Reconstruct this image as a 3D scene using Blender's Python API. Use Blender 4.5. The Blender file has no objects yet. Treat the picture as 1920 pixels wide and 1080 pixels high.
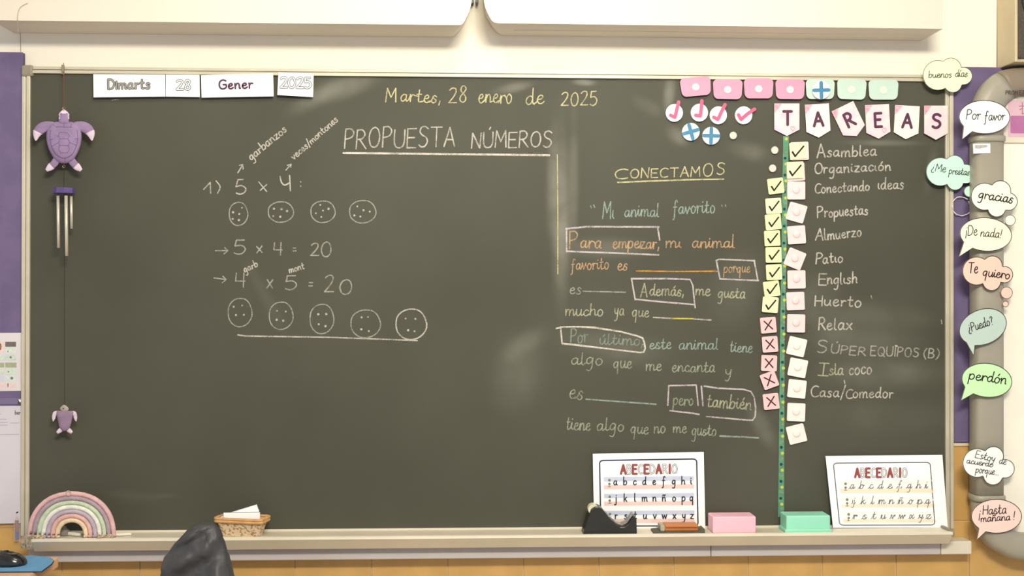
import bpy, bmesh, math, random
from mathutils import Vector, Matrix
random.seed(7)
scn = bpy.context.scene
C = scn.collection
PI = math.pi

# ------------------------------------------------------------------ camera
Z0 = 0.78                      # height of the chalkboard's lower edge
CAM = Vector((-0.08185, -3.0203, Z0 + 0.6301)); F = 2100.0
yaw, pit, rol = 0.04204, 0.004346, 0.00111
FW = Vector((math.sin(yaw)*math.cos(pit), math.cos(yaw)*math.cos(pit), math.sin(pit)))
RT0 = Vector((math.cos(yaw), -math.sin(yaw), 0)); UP0 = RT0.cross(FW)
RT = math.cos(rol)*RT0 + math.sin(rol)*UP0; UP = -math.sin(rol)*RT0 + math.cos(rol)*UP0
cd = bpy.data.cameras.new('camera'); cam = bpy.data.objects.new('camera', cd); C.objects.link(cam)
cd.sensor_width = 36; cd.lens = F/1920*36; cd.clip_start = 0.05; cd.clip_end = 60
m4 = Matrix((( RT.x, UP.x, -FW.x, CAM.x), (RT.y, UP.y, -FW.y, CAM.y), (RT.z, UP.z, -FW.z, CAM.z), (0, 0, 0, 1)))
cam.matrix_world = m4
scn.camera = cam

# ------------------------------------------------------------------ light and exposure
scn.view_settings.view_transform = 'Standard'; scn.view_settings.look = 'None'
scn.view_settings.gamma = 1; scn.view_settings.use_curve_mapping = False
scn.view_settings.exposure = 0.15
w = bpy.data.worlds.new('world'); scn.world = w; w.use_nodes = True
w.node_tree.nodes['Background'].inputs[0].default_value = (0.86, 0.88, 1.0, 1)
w.node_tree.nodes['Background'].inputs[1].default_value = 0.60
def area(name, loc, target, sx, sy, power, col):
    l = bpy.data.lights.new(name, 'AREA'); l.shape = 'RECTANGLE'; l.size = sx; l.size_y = sy
    l.energy = power; l.color = col
    o = bpy.data.objects.new(name, l); C.objects.link(o); o.location = loc
    o.rotation_euler = (Vector(target)-Vector(loc)).to_track_quat('-Z', 'Y').to_euler()
    return o
area('ceiling_lamp_light', (0.35, -3.1, 2.78), (0.1, 0, 1.7), 1.0, 0.30, 88, (1.0, 0.935, 0.80))
area('ceiling_lamp_light', (-0.15, -1.15, 2.90), (-0.15, 0, 1.95), 0.9, 0.30, 14, (1.0, 0.94, 0.78))

# ------------------------------------------------------------------ helpers
def s2l(c):
    return tuple((x/255/12.92 if x/255 <= 0.04045 else ((x/255+0.055)/1.055)**2.4) for x in c) + (1,)
def ray(px, py):
    return (FW + RT*((px-960)/F) + UP*((540-py)/F))
def P(px, py, dep=0.0):
    d = ray(px, py); t = (-dep - CAM.y)/d.y
    return CAM + d*t
def PZ(px, py, z):
    d = ray(px, py); t = (z-CAM.z)/d.z
    return CAM + d*t
def flat(dep):
    return lambda x, y: P(x, y, dep)
def plane(p0, n, lift=0.0):
    n = n.normalized()
    if n.y > 0: n = -n
    q = p0 + n*lift
    def f(x, y):
        d = ray(x, y); t = (q-CAM).dot(n)/d.dot(n)
        return CAM + d*t
    return f
ORG = {}
def thing(name, label, cat, loc, group=None):
    o = bpy.data.objects.new(name, None); C.objects.link(o); o.location = loc
    o.empty_display_size = 0.03
    o['label'] = label; o['category'] = cat
    if group: o['group'] = group
    ORG[o] = Vector(loc)
    return o
def mesh(name, vs, fs, mt, parent=None, smooth=False, label=None, cat=None, group=None, kind=None, org=None, bev=0):
    vs = [Vector(v) for v in vs]
    if parent is not None: o0 = ORG[parent]; loc = Vector((0, 0, 0))
    else:
        if org is None:
            mn = Vector([min(v[i] for v in vs) for i in range(3)]); mx = Vector([max(v[i] for v in vs) for i in range(3)])
            org = (mn+mx)/2; org.z = mn.z
        o0 = Vector(org); loc = o0
    me = bpy.data.meshes.new(name); me.from_pydata([v-o0 for v in vs], [], fs); me.validate()
    bm = bmesh.new(); bm.from_mesh(me); bmesh.ops.recalc_face_normals(bm, faces=bm.faces)
    bm.to_mesh(me); bm.free()
    if smooth:
        for p in me.polygons: p.use_smooth = True
    me.materials.append(mt)
    o = bpy.data.objects.new(name, me); C.objects.link(o); o.location = loc
    if parent is not None: o.parent = parent
    ORG[o] = o0
    if bev:
        b = o.modifiers.new('bevel', 'BEVEL'); b.width = bev; b.segments = 2; b.limit_method = 'ANGLE'
    if label: o['label'] = label
    if cat: o['category'] = cat
    if group: o['group'] = group
    if kind: o['kind'] = kind
    return o
def boxvf(a, b):
    x0, y0, z0 = a; x1, y1, z1 = b
    v = [(x0,y0,z0),(x1,y0,z0),(x1,y1,z0),(x0,y1,z0),(x0,y0,z1),(x1,y0,z1),(x1,y1,z1),(x0,y1,z1)]
    f = [(0,3,2,1),(4,5,6,7),(0,1,5,4),(1,2,6,5),(2,3,7,6),(3,0,4,7)]
    return v, f
def box(name, a, b, mt, parent=None, **k):
    v, f = boxvf(a, b); return mesh(name, v, f, mt, parent, **k)
def merge(lst):
    V = []; Fc = []
    for v, f in lst:
        n = len(V); V += list(v); Fc += [tuple(i+n for i in q) for q in f]
    return V, Fc
def prism(front, off):
    n = len(front); V = [Vector(p) for p in front] + [Vector(p)+Vector(off) for p in front]
    Fc = [tuple(range(n)), tuple(range(2*n-1, n-1, -1))] + [(i, (i+1) % n, (i+1) % n+n, i+n) for i in range(n)]
    return V, Fc
def plate(name, pts, M, th, mt, parent=None, **k):
    v, f = prism([M(*p) for p in pts], (0, th, 0)); return mesh(name, v, f, mt, parent, **k)
def cr(pts, n=5, closed=False):
    if len(pts) < 3: return [tuple(p) for p in pts]
    out = []; m = len(pts)
    rng = range(m if closed else m-1)
    for i in rng:
        if closed: p0, p1, p2, p3 = pts[i-1], pts[i], pts[(i+1) % m], pts[(i+2) % m]
        else: p0, p1, p2, p3 = pts[max(i-1, 0)], pts[i], pts[i+1], pts[min(i+2, m-1)]
        for j in range(n):
            t = j/n
            out.append(tuple(0.5*((2*p1[k]) + (-p0[k]+p2[k])*t + (2*p0[k]-5*p1[k]+4*p2[k]-p3[k])*t*t + (-p0[k]+3*p1[k]-3*p2[k]+p3[k])*t**3) for k in range(len(p1))))
    if not closed: out.append(tuple(pts[-1]))
    return out
def ribbon(pts, wpx, M, closed=False, jit=0.0):
    """flat stroke of width wpx, drawn through pixel points on surface M"""
    q = [pts[0]]
    for p in pts[1:]:
        if abs(p[0]-q[-1][0])+abs(p[1]-q[-1][1]) > 0.02: q.append(p)
    pts = q; n = len(pts)
    if n == 1: pts = [pts[0], (pts[0][0]+0.3, pts[0][1])]; n = 2
    L = []; R = []
    for i, (x, y) in enumerate(pts):
        if closed: a = pts[i-1]; b = pts[(i+1) % n]
        else: a = pts[max(i-1, 0)]; b = pts[min(i+1, n-1)]
        dx, dy = b[0]-a[0], b[1]-a[1]; l = math.hypot(dx, dy) or 1
        h = wpx/2*(1+random.uniform(-jit, jit))
        L.append((x-dy/l*h, y+dx/l*h)); R.append((x+dy/l*h, y-dx/l*h))
    V = [M(*p) for p in L] + [M(*p) for p in R]
    Fc = [(i, i+1, i+1+n, i+n) for i in range(n-1)]
    if closed: Fc.append((n-1, 0, n, 2*n-1))
    else:
        for (x, y), s in ((pts[0], 0), (pts[-1], n-1)):   # rounded ends
            j = 1 if s == 0 else n-2
            a = math.atan2(y-pts[j][1], x-pts[j][0]); k = len(V)
            V += [M(x+math.cos(a+u)*wpx/2, y+math.sin(a+u)*wpx/2) for u in (-PI/2, -PI/5, PI/5, PI/2)]
            Fc.append((k, k+1, k+2, k+3))
    return V, Fc
def disc(cx, cy, r, M, n=14, ry=None):
    return [M(cx+r*math.cos(2*PI*i/n), cy+(ry or r)*math.sin(2*PI*i/n)) for i in range(n)], [tuple(range(n))]

# ---- stroke alphabet: width | strokes; baseline 0, x-height 4, capitals 7
GL = {
'A':"4.6|0,0 2.3,7;2.3,7 4.6,0;.8,2.5 3.9,2.5",
'B':"3.8|0,0 0,7;0,7 2.2,6.9 3.2,5.5 2.2,4 0,3.7;0,3.7 2.6,3.4 3.8,1.9 2.6,.2 0,0",
'C':"4.4|4.4,6.3 2.8,7 1,6.1 .1,3.8 .7,1 2.4,.1 4.4,.6",
'D':"4.4|0,0 0,7;0,7 2.5,6.7 4.3,4.2 3.4,1.1 1.8,.1 0,0",
'E':"3.8|3.8,7 0,7;0,7 0,0;0,0 3.8,0;0,3.7 3.1,3.7",
'G':"4.8|4.5,6.2 2.8,7 .9,6 .1,3.6 .8,.9 2.6,0 4.6,1.2 4.7,3.3;4.7,3.3 2.8,3.3",
'H':"4.2|0,0 0,7;4.2,0 4.2,7;0,3.5 4.2,3.5",
'I':"0.6|.3,0 .3,7", 'İ':"0.6|.3,0 .3,5.4",
'Ĭ':"3|0,7 3,7;1.5,7 1.5,0;0,0 3.1,0",
'M':"5.2|0,0 .5,7;.5,7 2.6,2.4;2.6,2.4 4.8,7;4.8,7 5.2,0",
'N':"4.4|0,0 .3,7;.3,7 4,0;4,0 4.4,7",
'O':"4.8|2.6,7 1,6.2 .1,3.6 .8,.8 2.4,0 4,.9 4.7,3.5 4,6.1 2.6,7",
'P':"3.8|0,0 .2,7;.2,6.9 2.4,7 3.8,5.6 2.8,3.9 .2,3.3",
'Q':"5|2.6,7 1,6.2 .1,3.6 .8,.8 2.4,0 4,.9 4.7,3.5 4,6.1 2.6,7;2.8,2.2 5,-.4",
'R':"4.2|0,0 .2,7;.2,6.9 2.4,7 3.6,5.5 2.6,3.8 .2,3.4;1.4,3.5 4.3,0",
'S':"4|3.9,6.2 2.6,7 1,6.7 .4,5.3 1.4,4.1 3.1,3.3 3.8,1.8 2.8,.3 1.3,0 .1,.7",
'T':"4.6|0,7 4.7,7;2.4,7 2.4,0",
'U':"4.4|0,7 0,2.4 .9,.4 2.4,0 3.8,.7 4.4,2.6 4.4,7",
'a':"3.8|3,3.3 2,4 .7,3.3 .1,1.6 .9,.1 2.1,.5 3,2.2;3.1,3.8 3,1.3 3.3,.2 3.9,.3",
'b':"3.6|.3,7.6 .2,0;.2,1.2 1,3.4 2.4,3.9 3.4,2.5 3,.8 1.8,0 .3,.7",
'c':"3|3,3.2 1.9,4 .6,3 .2,1.5 1,.1 2.2,.1 3.1,.9",
'd':"3.8|3.1,3.2 2,4 .6,3.1 .1,1.5 1,.1 2.3,.6 3.1,2.4;3.3,7.6 3.1,1.2 3.9,.1",
'e':"3.2|.3,2 2,2.2 2.7,3.2 1.9,4 .7,3.3 .2,1.6 .9,.2 2.1,0 3.3,.9",
'f':"3|3,6.6 2.3,7.6 1.4,6.8 1.2,4 1.1,0 .8,-2.6 -.2,-3;0,3.8 2.6,3.9",
'g':"3.6|3,3.3 2,4 .6,3.1 .2,1.5 1.1,.4 2.3,1 3,2.6;3.2,3.8 3,-1.4 2.1,-3.4 .4,-3.1",
'h':"3.6|.3,7.6 .2,0;.2,1.8 1.4,3.8 2.7,3.7 3.1,2 3.1,.4 3.7,.2",
'ı':"1.2|.3,3.8 .3,1 1.2,.2",
'i':"1.2|.3,3.8 .3,1 1.2,.2;.4,5.4 .5,5.8",
'j':"1.6|1.2,3.8 1.2,-1.6 .3,-3.2 -.6,-2.6;1.3,5.4 1.4,5.8",
'k':"3.2|.3,7.4 .2,0;2.8,4 .4,1.7;1.1,2.3 3.1,0",
'l':"1.4|.3,7.6 .3,1 1.3,.1",
'm':"5.6|.1,3.9 .3,0;.3,1.8 1.2,3.7 2.3,3.6 2.6,1.8 2.6,0;2.6,1.8 3.6,3.8 4.7,3.5 5,1.7 5,.3 5.6,.2",
'n':"3.6|.1,3.9 .3,0;.3,1.8 1.4,3.8 2.6,3.6 3,1.9 3,.3 3.6,.2",
'o':"3.4|1.7,4 .6,3.2 .2,1.6 .9,.1 2.1,0 3.1,1.2 3.1,2.9 1.7,4",
'p':"3.6|.2,3.9 .2,-3.4;.2,2 1.2,3.8 2.6,3.8 3.4,2.3 2.8,.6 1.4,0 .3,.9",
'q':"3.8|3,3.2 2,4 .6,3.1 .2,1.5 1.1,.2 2.3,.8 3,2.6;3.1,3.8 3,-3.6",
'r':"2.6|.1,3.9 .4,2.9 .4,0;.4,2 1.3,3.7 2.6,3.5",
's':"2.8|2.6,3.3 1.5,4 .6,3.2 1.2,2.3 2.4,1.4 2,.2 .9,-.1 0,.5",
't':"2.8|1.2,6.6 1.1,1.2 1.7,.1 2.7,.5;0,4.2 2.6,4.3",
'u':"3.6|.2,3.9 .2,1.4 1,.1 2.2,.5 3,2.4;3.1,3.9 3.1,.9 3.7,.1",
'v':"3.2|.1,3.9 1.5,0;1.5,0 3.1,3.9",
'w':"5|.1,3.9 1.2,0;1.2,0 2.5,3.6;2.5,3.6 3.8,0;3.8,0 5,3.9",
'x':"3.2|.1,4 3.1,0;3.1,4 .1,0",
'y':"3.2|.1,3.9 .4,1.6 1.4,.9 2.4,1.6 3,3.9;3,3.9 2.4,-1.4 1.3,-3.4 .1,-3",
'z':"3.2|.2,3.9 3.1,3.9;3.1,3.9 .1,.1;.1,.1 3.2,0",
'0':"4|2.2,7 .8,6 .1,3.4 .8,.7 2.1,0 3.4,1 3.9,3.6 3.3,6.1 2.2,7",
'1':"2.2|0,3.8 1.8,7;1.8,7 1.9,0",
'2':"3.8|.2,6 1.4,7 3,6.8 3.3,5.2 2.2,2.8 .1,.1;.1,.1 3.9,.1",
'4':"4|.3,6.8 .2,3;.2,3 3.6,2.9;3,7 3.1,0",
'5':"3.8|3.2,7 .6,6.9;.6,6.9 .3,4;.3,4 2.4,4.3 3.7,2.6 3,.6 1.6,-.1 .2,.5",
'8':"3.4|1.8,3.8 .6,5 .9,6.6 2,7 3,6 2.5,4.7 1.7,3.8 .5,2.4 .4,.9 1.6,0 2.9,.7 3,2.3 1.8,3.8",
',':"1|.6,.8 .1,-1.4", '.':"1|.3,0 .5,.2", ':':"1|.4,3.6 .5,3.8;.4,.8 .5,1",
'!':"1|.6,7 .3,2;.2,0 .3,.2", '¡':"1|.4,5.2 .6,5.4;.3,3.4 .1,-2",
'?':"3|.2,5.8 1.4,7 2.8,5.8 1.6,4 1.4,2.2;1.4,.1 1.5,.3", '¿':"2.6|1.6,5 1.7,5.2;1.5,3.4 1.2,1.6 .1,.2 .8,-1.6 2.4,-1.2",
'/':"2.4|.1,-1.6 2.6,7.6", '(':"2|1.8,7.4 .4,5 .3,2 1.8,-1.2", ')':"2|.2,7.4 1.8,5 1.8,2 .3,-1.2",
'=':"3|.1,3.4 2.8,3.4;.1,1.4 2.8,1.4", '-':"2|0,2 2,2", ' ':"2.6|",
}
ACC = {'á':'a', 'é':'e', 'í':'ı', 'ó':'o', 'ú':'u', 'Ú':'U', 'ñ':'n', 'Í':'I'}
def glyph(ch):
    b = ACC.get(ch, ch); wd, st = GL[b].split('|'); wd = float(wd)
    S = [[tuple(map(float, p.split(','))) for p in s.split()] for s in st.split(';') if s.strip()]
    if ch in 'áéíóú': S.append([(wd*.5, 5), (wd*.5+.9, 6.4)])
    if ch in 'ÚÍ': S.append([(wd*.6, 8.3), (wd*.6+.5, 9.2)])
    if ch == 'ñ': S.append([(.3, 5.2), (1.2, 5.9), (2.2, 5.3), (3.2, 6)])
    return wd, S
EXIT = {**{c: (0, .3) for c in 'acdehilmntuáéíúñı'}, **{c: (-.3, 3.0) for c in 'óobvw'}, 'r': (0, 3.5), 's': (-.8, .2), 'z': (0, .1), 'x': (-.1, .1), 'k': (0, .1)}
ENTER = {**{c: (.3, 1.5) for c in 'acdeoqgáéó'}, **{c: (.2, 3.7) for c in 'iujrvwmnpyxzúíñı'}, **{c: (.25, 2.2) for c in 'bhklf'}, 's': (.6, 3.0), 't': (1.1, 3.2)}
def strokes(txt, x0, y0, x1, y1, u, gap=1.1, slant=0.0, jit=0.0, link=False):
    """strokes of txt, fitted between two baseline points; u = pixels per glyph unit"""
    gs = [glyph(c) for c in txt]; tot = sum(g[0] for g in gs)+gap*(len(gs)-1)
    L = math.hypot(x1-x0, y1-y0); dx, dy = (x1-x0)/L, (y1-y0)/L; kx = L/tot; out = []; cur = 0
    for gi, (wd, S) in enumerate(gs):
        S = list(S)
        if link and gi and txt[gi-1] in EXIT and txt[gi] in ENTER:
            pw_ = gs[gi-1][0]; ex, ey = EXIT[txt[gi-1]]; nx, ny = ENTER[txt[gi]]; ax = -gap+ex
            S.append([(ax, ey), ((ax+nx)/2+.15, ey+(ny-ey)*.35-.12), (nx, ny)])
        jy = random.uniform(-jit, jit)*u; js = 1+random.uniform(-jit, jit)*.3
        for s in S:
            pts = cr(s, 4) if len(s) > 2 else s
            o = []
            for gx, gy in pts:
                a = (cur+gx)*kx + gy*u*slant; b = gy*u*js + jy
                o.append((x0+dx*a+dy*b, y0+dy*a-dx*b))
            out.append(o)
        cur += wd+gap
    return out
def write(name, st, wpx, M, mt, parent, label=None, jit=0.0):
    L = []
    for i, s in enumerate(st):
        v, f = ribbon(s, wpx, M, jit=jit); L.append(([p+Vector((0, -.00003*(i % 8), 0)) for p in v], f))
    v, f = merge(L)
    return mesh(name, v, f, mt, parent, label=label)

# ---- procedural materials
MATS = {}
def mat(name, col, rough=0.6, var=0.05, scale=30, bump=0.0, metal=0.0, spec=0.3, col2=None, coat=0.0, detail=3.0, lo=.4, hi=.6, bscale=None):
    if name in MATS: return MATS[name]
    m = bpy.data.materials.new(name); m.use_nodes = True; nt = m.node_tree; b = nt.nodes['Principled BSDF']
    c = s2l(col)
    tc = nt.nodes.new('ShaderNodeTexCoord'); nz = nt.nodes.new('ShaderNodeTexNoise')
    nz.inputs['Scale'].default_value = scale; nz.inputs['Detail'].default_value = detail
    nt.links.new(tc.outputs['Object'], nz.inputs['Vector'])
    mr = nt.nodes.new('ShaderNodeMapRange'); mr.inputs[1].default_value = lo; mr.inputs[2].default_value = hi
    nt.links.new(nz.outputs['Fac'], mr.inputs[0])
    mx = nt.nodes.new('ShaderNodeMix'); mx.data_type = 'RGBA'
    c2 = s2l(col2) if col2 else tuple(min(1, x*(1-var)) for x in c[:3])+(1,)
    mx.inputs[6].default_value = c; mx.inputs[7].default_value = c2
    nt.links.new(mr.outputs[0], mx.inputs[0]); nt.links.new(mx.outputs[2], b.inputs['Base Color'])
    b.inputs['Roughness'].default_value = rough; b.inputs['Metallic'].default_value = metal
    b.inputs['Specular IOR Level'].default_value = spec; b.inputs['Coat Weight'].default_value = coat
    if bump:
        bp = nt.nodes.new('ShaderNodeBump'); bp.inputs['Strength'].default_value = bump; bp.inputs['Distance'].default_value = 0.002
        n2 = nt.nodes.new('ShaderNodeTexNoise'); n2.inputs['Scale'].default_value = bscale or scale*6
        nt.links.new(tc.outputs['Object'], n2.inputs['Vector'])
        nt.links.new(n2.outputs['Fac'], bp.inputs['Height']); nt.links.new(bp.outputs[0], b.inputs['Normal'])
    MATS[name] = m; return m
def chalk(name, col, a=0.8):
    if name in MATS: return MATS[name]
    m = bpy.data.materials.new(name); m.use_nodes = True; nt = m.node_tree; b = nt.nodes['Principled BSDF']
    b.inputs['Base Color'].default_value = s2l(col); b.inputs['Roughness'].default_value = 1; b.inputs['Specular IOR Level'].default_value = 0
    tc = nt.nodes.new('ShaderNodeTexCoord'); nz = nt.nodes.new('ShaderNodeTexNoise'); nz.inputs['Scale'].default_value = 420
    n2 = nt.nodes.new('ShaderNodeTexNoise'); n2.inputs['Scale'].default_value = 40
    ad = nt.nodes.new('ShaderNodeMath'); ad.operation = 'ADD'
    mr = nt.nodes.new('ShaderNodeMapRange'); mr.inputs[1].default_value = .75; mr.inputs[2].default_value = 1.1
    mr.inputs[3].default_value = a*.42; mr.inputs[4].default_value = a*.92
    nt.links.new(tc.outputs['Object'], nz.inputs['Vector']); nt.links.new(tc.outputs['Object'], n2.inputs['Vector'])
    nt.links.new(nz.outputs['Fac'], ad.inputs[0]); nt.links.new(n2.outputs['Fac'], ad.inputs[1])
    nt.links.new(ad.outputs[0], mr.inputs[0]); nt.links.new(mr.outputs[0], b.inputs['Alpha'])
    MATS[name] = m; return m

M_wall = mat('cream_wall_paint', (242, 236, 220), .85, .03, 2.5, .15, bscale=120)
M_ceil = mat('white_ceiling_paint', (235, 233, 226), .9, .03, 3)
M_floor = mat('speckled_floor', (205, 196, 180), .5, .12, 60)
M_purple = mat('purple_felt_panel', (110, 97, 132), .9, .12, 14, .3)
M_tile = mat('ochre_glazed_tile', (204, 163, 98), .35, .12, 9, .05, spec=.4)
M_grout = mat('pale_grout', (212, 190, 150), .9, .1, 80)
M_trim = mat('cream_edge_trim', (228, 214, 180), .5, .05, 20)
M_alu = mat('cream_aluminium', (196, 190, 170), .42, .08, 10, metal=.15, spec=.5)
M_alud = mat('frame_groove', (120, 112, 98), .6, .1, 20)
M_cap = mat('grey_plastic_corner', (140, 134, 116), .6, .1, 30)
M_house = mat('white_lacquered_housing', (216, 206, 192), .45, .03, 3, spec=.35)
M_gray = mat('warm_grey_plastic', (156, 151, 136), .4, .05, 6, spec=.5)
M_white = mat('laminated_white_paper', (247, 249, 248), .5, .02, 20, spec=.4)
M_ink = mat('black_marker_ink', (38, 34, 34), .7, .2, 40)
M_trunk = mat('grey_trunking_plastic', (192, 185, 182), .5, .05, 5)
# chalkboard surface: matte green-grey slate with real chalk dust smears
SM = [ # px, py, rx, ry, rot, strength
 (1052, 400, 22, 200, 0, .20), (1035, 330, 14, 130, .03, .12), (1076, 330, 12, 160, 0, .10), (640, 165, 90, 26, -.3, .13), (590, 185, 70, 20, -.5, .10),
 (960, 165, 45, 12, -.2, .15), (1095, 154, 28, 9, .05, .22), (1255, 175, 14, 45, .1, .18), (1215, 200, 40, 18, .5, .07),
 (1410, 285, 55, 22, .2, .09), (1270, 255, 30, 18, .6, .12), (985, 645, 60, 26, -.6, .08), (970, 700, 60, 90, .2, .07), (1745, 320, 14, 55, .2, .08), (1660, 268, 90, 8, 0, .10),
 (1660, 700, 150, 38, 0, .09), (1650, 590, 130, 30, .1, .06), (1530, 560, 50, 60, .8, .08), (1380, 540, 60, 90, .4, .05), (1140, 465, 100, 24, 0, .08), (1430, 800, 22, 60, -.5, .10),
 (500, 560, 16, 110, -.5, .022), (1150, 650, 120, 40, .15, .08), (250, 930, 60, 12, .1, .03), (310, 930, 30, 6, 0, .03), (1640, 640, 110, 40, 0, .06), (1640, 780, 200, 40, 0, .03), (1560, 620, 60, 60, 0, .05)]
def board_material(org):
    m = bpy.data.materials.new('slate_green_chalkboard'); m.use_nodes = True; nt = m.node_tree; b = nt.nodes['Principled BSDF']
    tc = nt.nodes.new('ShaderNodeTexCoord'); acc = None
    for (x, y, rx, ry, rot, st) in SM:
        mp = nt.nodes.new('ShaderNodeMapping'); mp.vector_type = 'TEXTURE'
        c = P(x, y, .02)-org; mp.inputs['Location'].default_value = (c.x, 0, c.z)
        mp.inputs['Rotation'].default_value = (0, rot, 0); mp.inputs['Scale'].default_value = (rx*.00144, 1, ry*.00144)
        ln = nt.nodes.new('ShaderNodeVectorMath'); ln.operation = 'LENGTH'
        mr = nt.nodes.new('ShaderNodeMapRange'); mr.interpolation_type = 'SMOOTHERSTEP'
        mr.inputs[1].default_value = 1.25; mr.inputs[2].default_value = 0; mr.inputs[3].default_value = 0; mr.inputs[4].default_value = st
        nt.links.new(tc.outputs['Object'], mp.inputs['Vector']); nt.links.new(mp.outputs[0], ln.inputs[0]); nt.links.new(ln.outputs['Value'], mr.inputs[0])
        if acc is None: acc = mr.outputs[0]
        else:
            ad = nt.nodes.new('ShaderNodeMath'); ad.operation = 'ADD'; nt.links.new(acc, ad.inputs[0]); nt.links.new(mr.outputs[0], ad.inputs[1]); acc = ad.outputs[0]
    nz = nt.nodes.new('ShaderNodeTexNoise'); nz.inputs['Scale'].default_value = 7; nz.inputs['Detail'].default_value = 6; nz.inputs['Distortion'].default_value = .6
    nt.links.new(tc.outputs['Object'], nz.inputs['Vector'])
    n1 = nt.nodes.new('ShaderNodeMapRange'); n1.inputs[1].default_value = .3; n1.inputs[2].default_value = .7; n1.inputs[3].default_value = .35; n1.inputs[4].default_value = 1.3
    nt.links.new(nz.outputs['Fac'], n1.inputs[0])
    mu = nt.nodes.new('ShaderNodeMath'); mu.operation = 'MULTIPLY'; nt.links.new(acc, mu.inputs[0]); nt.links.new(n1.outputs[0], mu.inputs[1])
    # overall film of wiped dust
    n3 = nt.nodes.new('ShaderNodeTexNoise'); n3.inputs['Scale'].default_value = 2.2; n3.inputs['Detail'].default_value = 5
    nt.links.new(tc.outputs['Object'], n3.inputs['Vector'])
    m3 = nt.nodes.new('ShaderNodeMapRange'); m3.inputs[1].default_value = .35; m3.inputs[2].default_value = .7; m3.inputs[3].default_value = 0; m3.inputs[4].default_value = .028
    nt.links.new(n3.outputs['Fac'], m3.inputs[0])
    ad = nt.nodes.new('ShaderNodeMath'); ad.operation = 'ADD'; ad.use_clamp = True; nt.links.new(mu.outputs[0], ad.inputs[0]); nt.links.new(m3.outputs[0], ad.inputs[1])
    mx = nt.nodes.new('ShaderNodeMix'); mx.data_type = 'RGBA'; mx.inputs[6].default_value = s2l((69, 69, 58)); mx.inputs[7].default_value = s2l((206, 206, 190))
    nt.links.new(ad.outputs[0], mx.inputs[0]); nt.links.new(mx.outputs[2], b.inputs['Base Color'])
    b.inputs['Roughness'].default_value = .62; b.inputs['Specular IOR Level'].default_value = .25
    return m

# ================================================================== THE SETTING
TZ = P(1800, 836, 0.0).z                # top of the tiles
NX = 16
wall_x0 = -2.9; wall_x1 = 3.1
wb = mesh('wall_back', *boxvf((wall_x0, 0.0, 0), (wall_x1, .1, 2.95)), M_wall, kind='structure')
gro = mesh('grout', *boxvf((wall_x0, -.006, 0), (wall_x1, 0.001, TZ)), M_grout, wb)
# tiles: each its own object, one shared mesh
xj = P(1263, 1060, .008).x; TS = .2035
tmesh = None
rows = [TZ-(i+1)*TS for i in range(4)]
for zi in rows:
    for k in range(-22, 16):
        x = xj + k*TS
        if x < wall_x0 or x > wall_x1-TS: continue
        if tmesh is None:
            v, f = boxvf((.0012, -.009, .0012), (TS-.0012, -.0045, TS-.0012))
            t0 = mesh('tile', [(a+x, b, c+zi) for a, b, c in v], f, M_tile, wb, bev=.0012)
            tmesh = t0.data; tmesh.transform(Matrix.Translation(-(Vector((x, 0, zi))-ORG[wb]))); t0.location = Vector((x, 0, zi))-ORG[wb]
        else:
            t = t0.copy(); C.objects.link(t); t.parent = wb; t.location = Vector((x, 0, zi))-ORG[wb]
mesh('trim_1', *boxvf((wall_x0, -.013, TZ), (wall_x1, 0.001, TZ+.011)), M_trim, kind='structure', bev=.003)
mesh('baseboard_back', *boxvf((wall_x0, -.016, 0), (wall_x1, 0.001, TZ-4*TS-.001)), M_tile, kind='structure', bev=.003)
mesh('floor', *boxvf((wall_x0, -6, -.05), (wall_x1, .1, 0)), M_floor, kind='structure')
mesh('ceiling', *boxvf((wall_x0, -6, 2.95), (wall_x1, .1, 3.0)), M_ceil, kind='structure')
# ceiling lamps (out of view, above the area lights)
for i, (lx, ly) in enumerate(((.35, -3.1), (-.15, -1.15))):
    t = thing('ceiling_lamp', ['long white ceiling lamp behind the camera', 'long white ceiling lamp nearest the chalkboard'][i], 'lamp', (lx, ly, 2.93))
    box('lamp_body', (lx-.6, ly-.1, 2.935), (lx+.6, ly+.1, 2.951), M_house, t, bev=.003)

# ------------------------------------------------------------------ pinboards beside the chalkboard
a = P(-160, 98, .018); b = P(47, 98, .018); b.x = -1.225-.0215-.0008
t = mesh('pinboard', *boxvf((a.x, -.018, TZ+.0115), (b.x, -.0005, b.z)), M_purple, label='purple felt pinboard left of the chalkboard with papers pinned to it', cat='pinboard', bev=.002)
a = P(1770, 125, .018); b = P(2100, 125, .018)
t = mesh('pinboard', *boxvf((P(1788, 500, .018).x, -.018, TZ+.0115), (b.x, -.0005, a.z)), M_purple, label='purple felt pinboard right of the chalkboard, mostly behind the grey framed whiteboard', cat='pinboard', bev=.002)

# ------------------------------------------------------------------ chalkboard
BX = 1.225; BH = 1.2064
org = Vector((0, 0, Z0))
cb = thing('chalkboard', 'large grey-green chalkboard covered in chalk writing on the wall', 'chalkboard', org)
M_board = board_material(org)
box('board_surface', (-BX-.005, -.020, Z0-.01), (BX+.005, -.001, Z0+BH+.005), M_board, cb)
def rail(name, a, b, axis):
    # two ridges with a groove between
    x0, z0 = a; x1, z1 = b
    if axis == 'v':
        wd = x1-x0; L = [boxvf((x0, -.026, z0), (x0+wd*.42, -.0005, z1)), boxvf((x0+wd*.58, -.028, z0), (x1, -.0005, z1)), boxvf((x0+wd*.3, -.022, z0), (x0+wd*.7, -.0005, z1))]
    else:
        wd = z1-z0; L = [boxvf((x0, -.028, z0), (x1, -.0005, z0+wd*.42)), boxvf((x0, -.026, z0+wd*.58), (x1, -.0005, z1)), boxvf((x0, -.022, z0+wd*.3), (x1, -.0005, z0+wd*.7))]
    v, f = merge(L); return mesh(name, v, f, M_alu, cb, bev=.0012)
FWD = .0215
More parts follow.
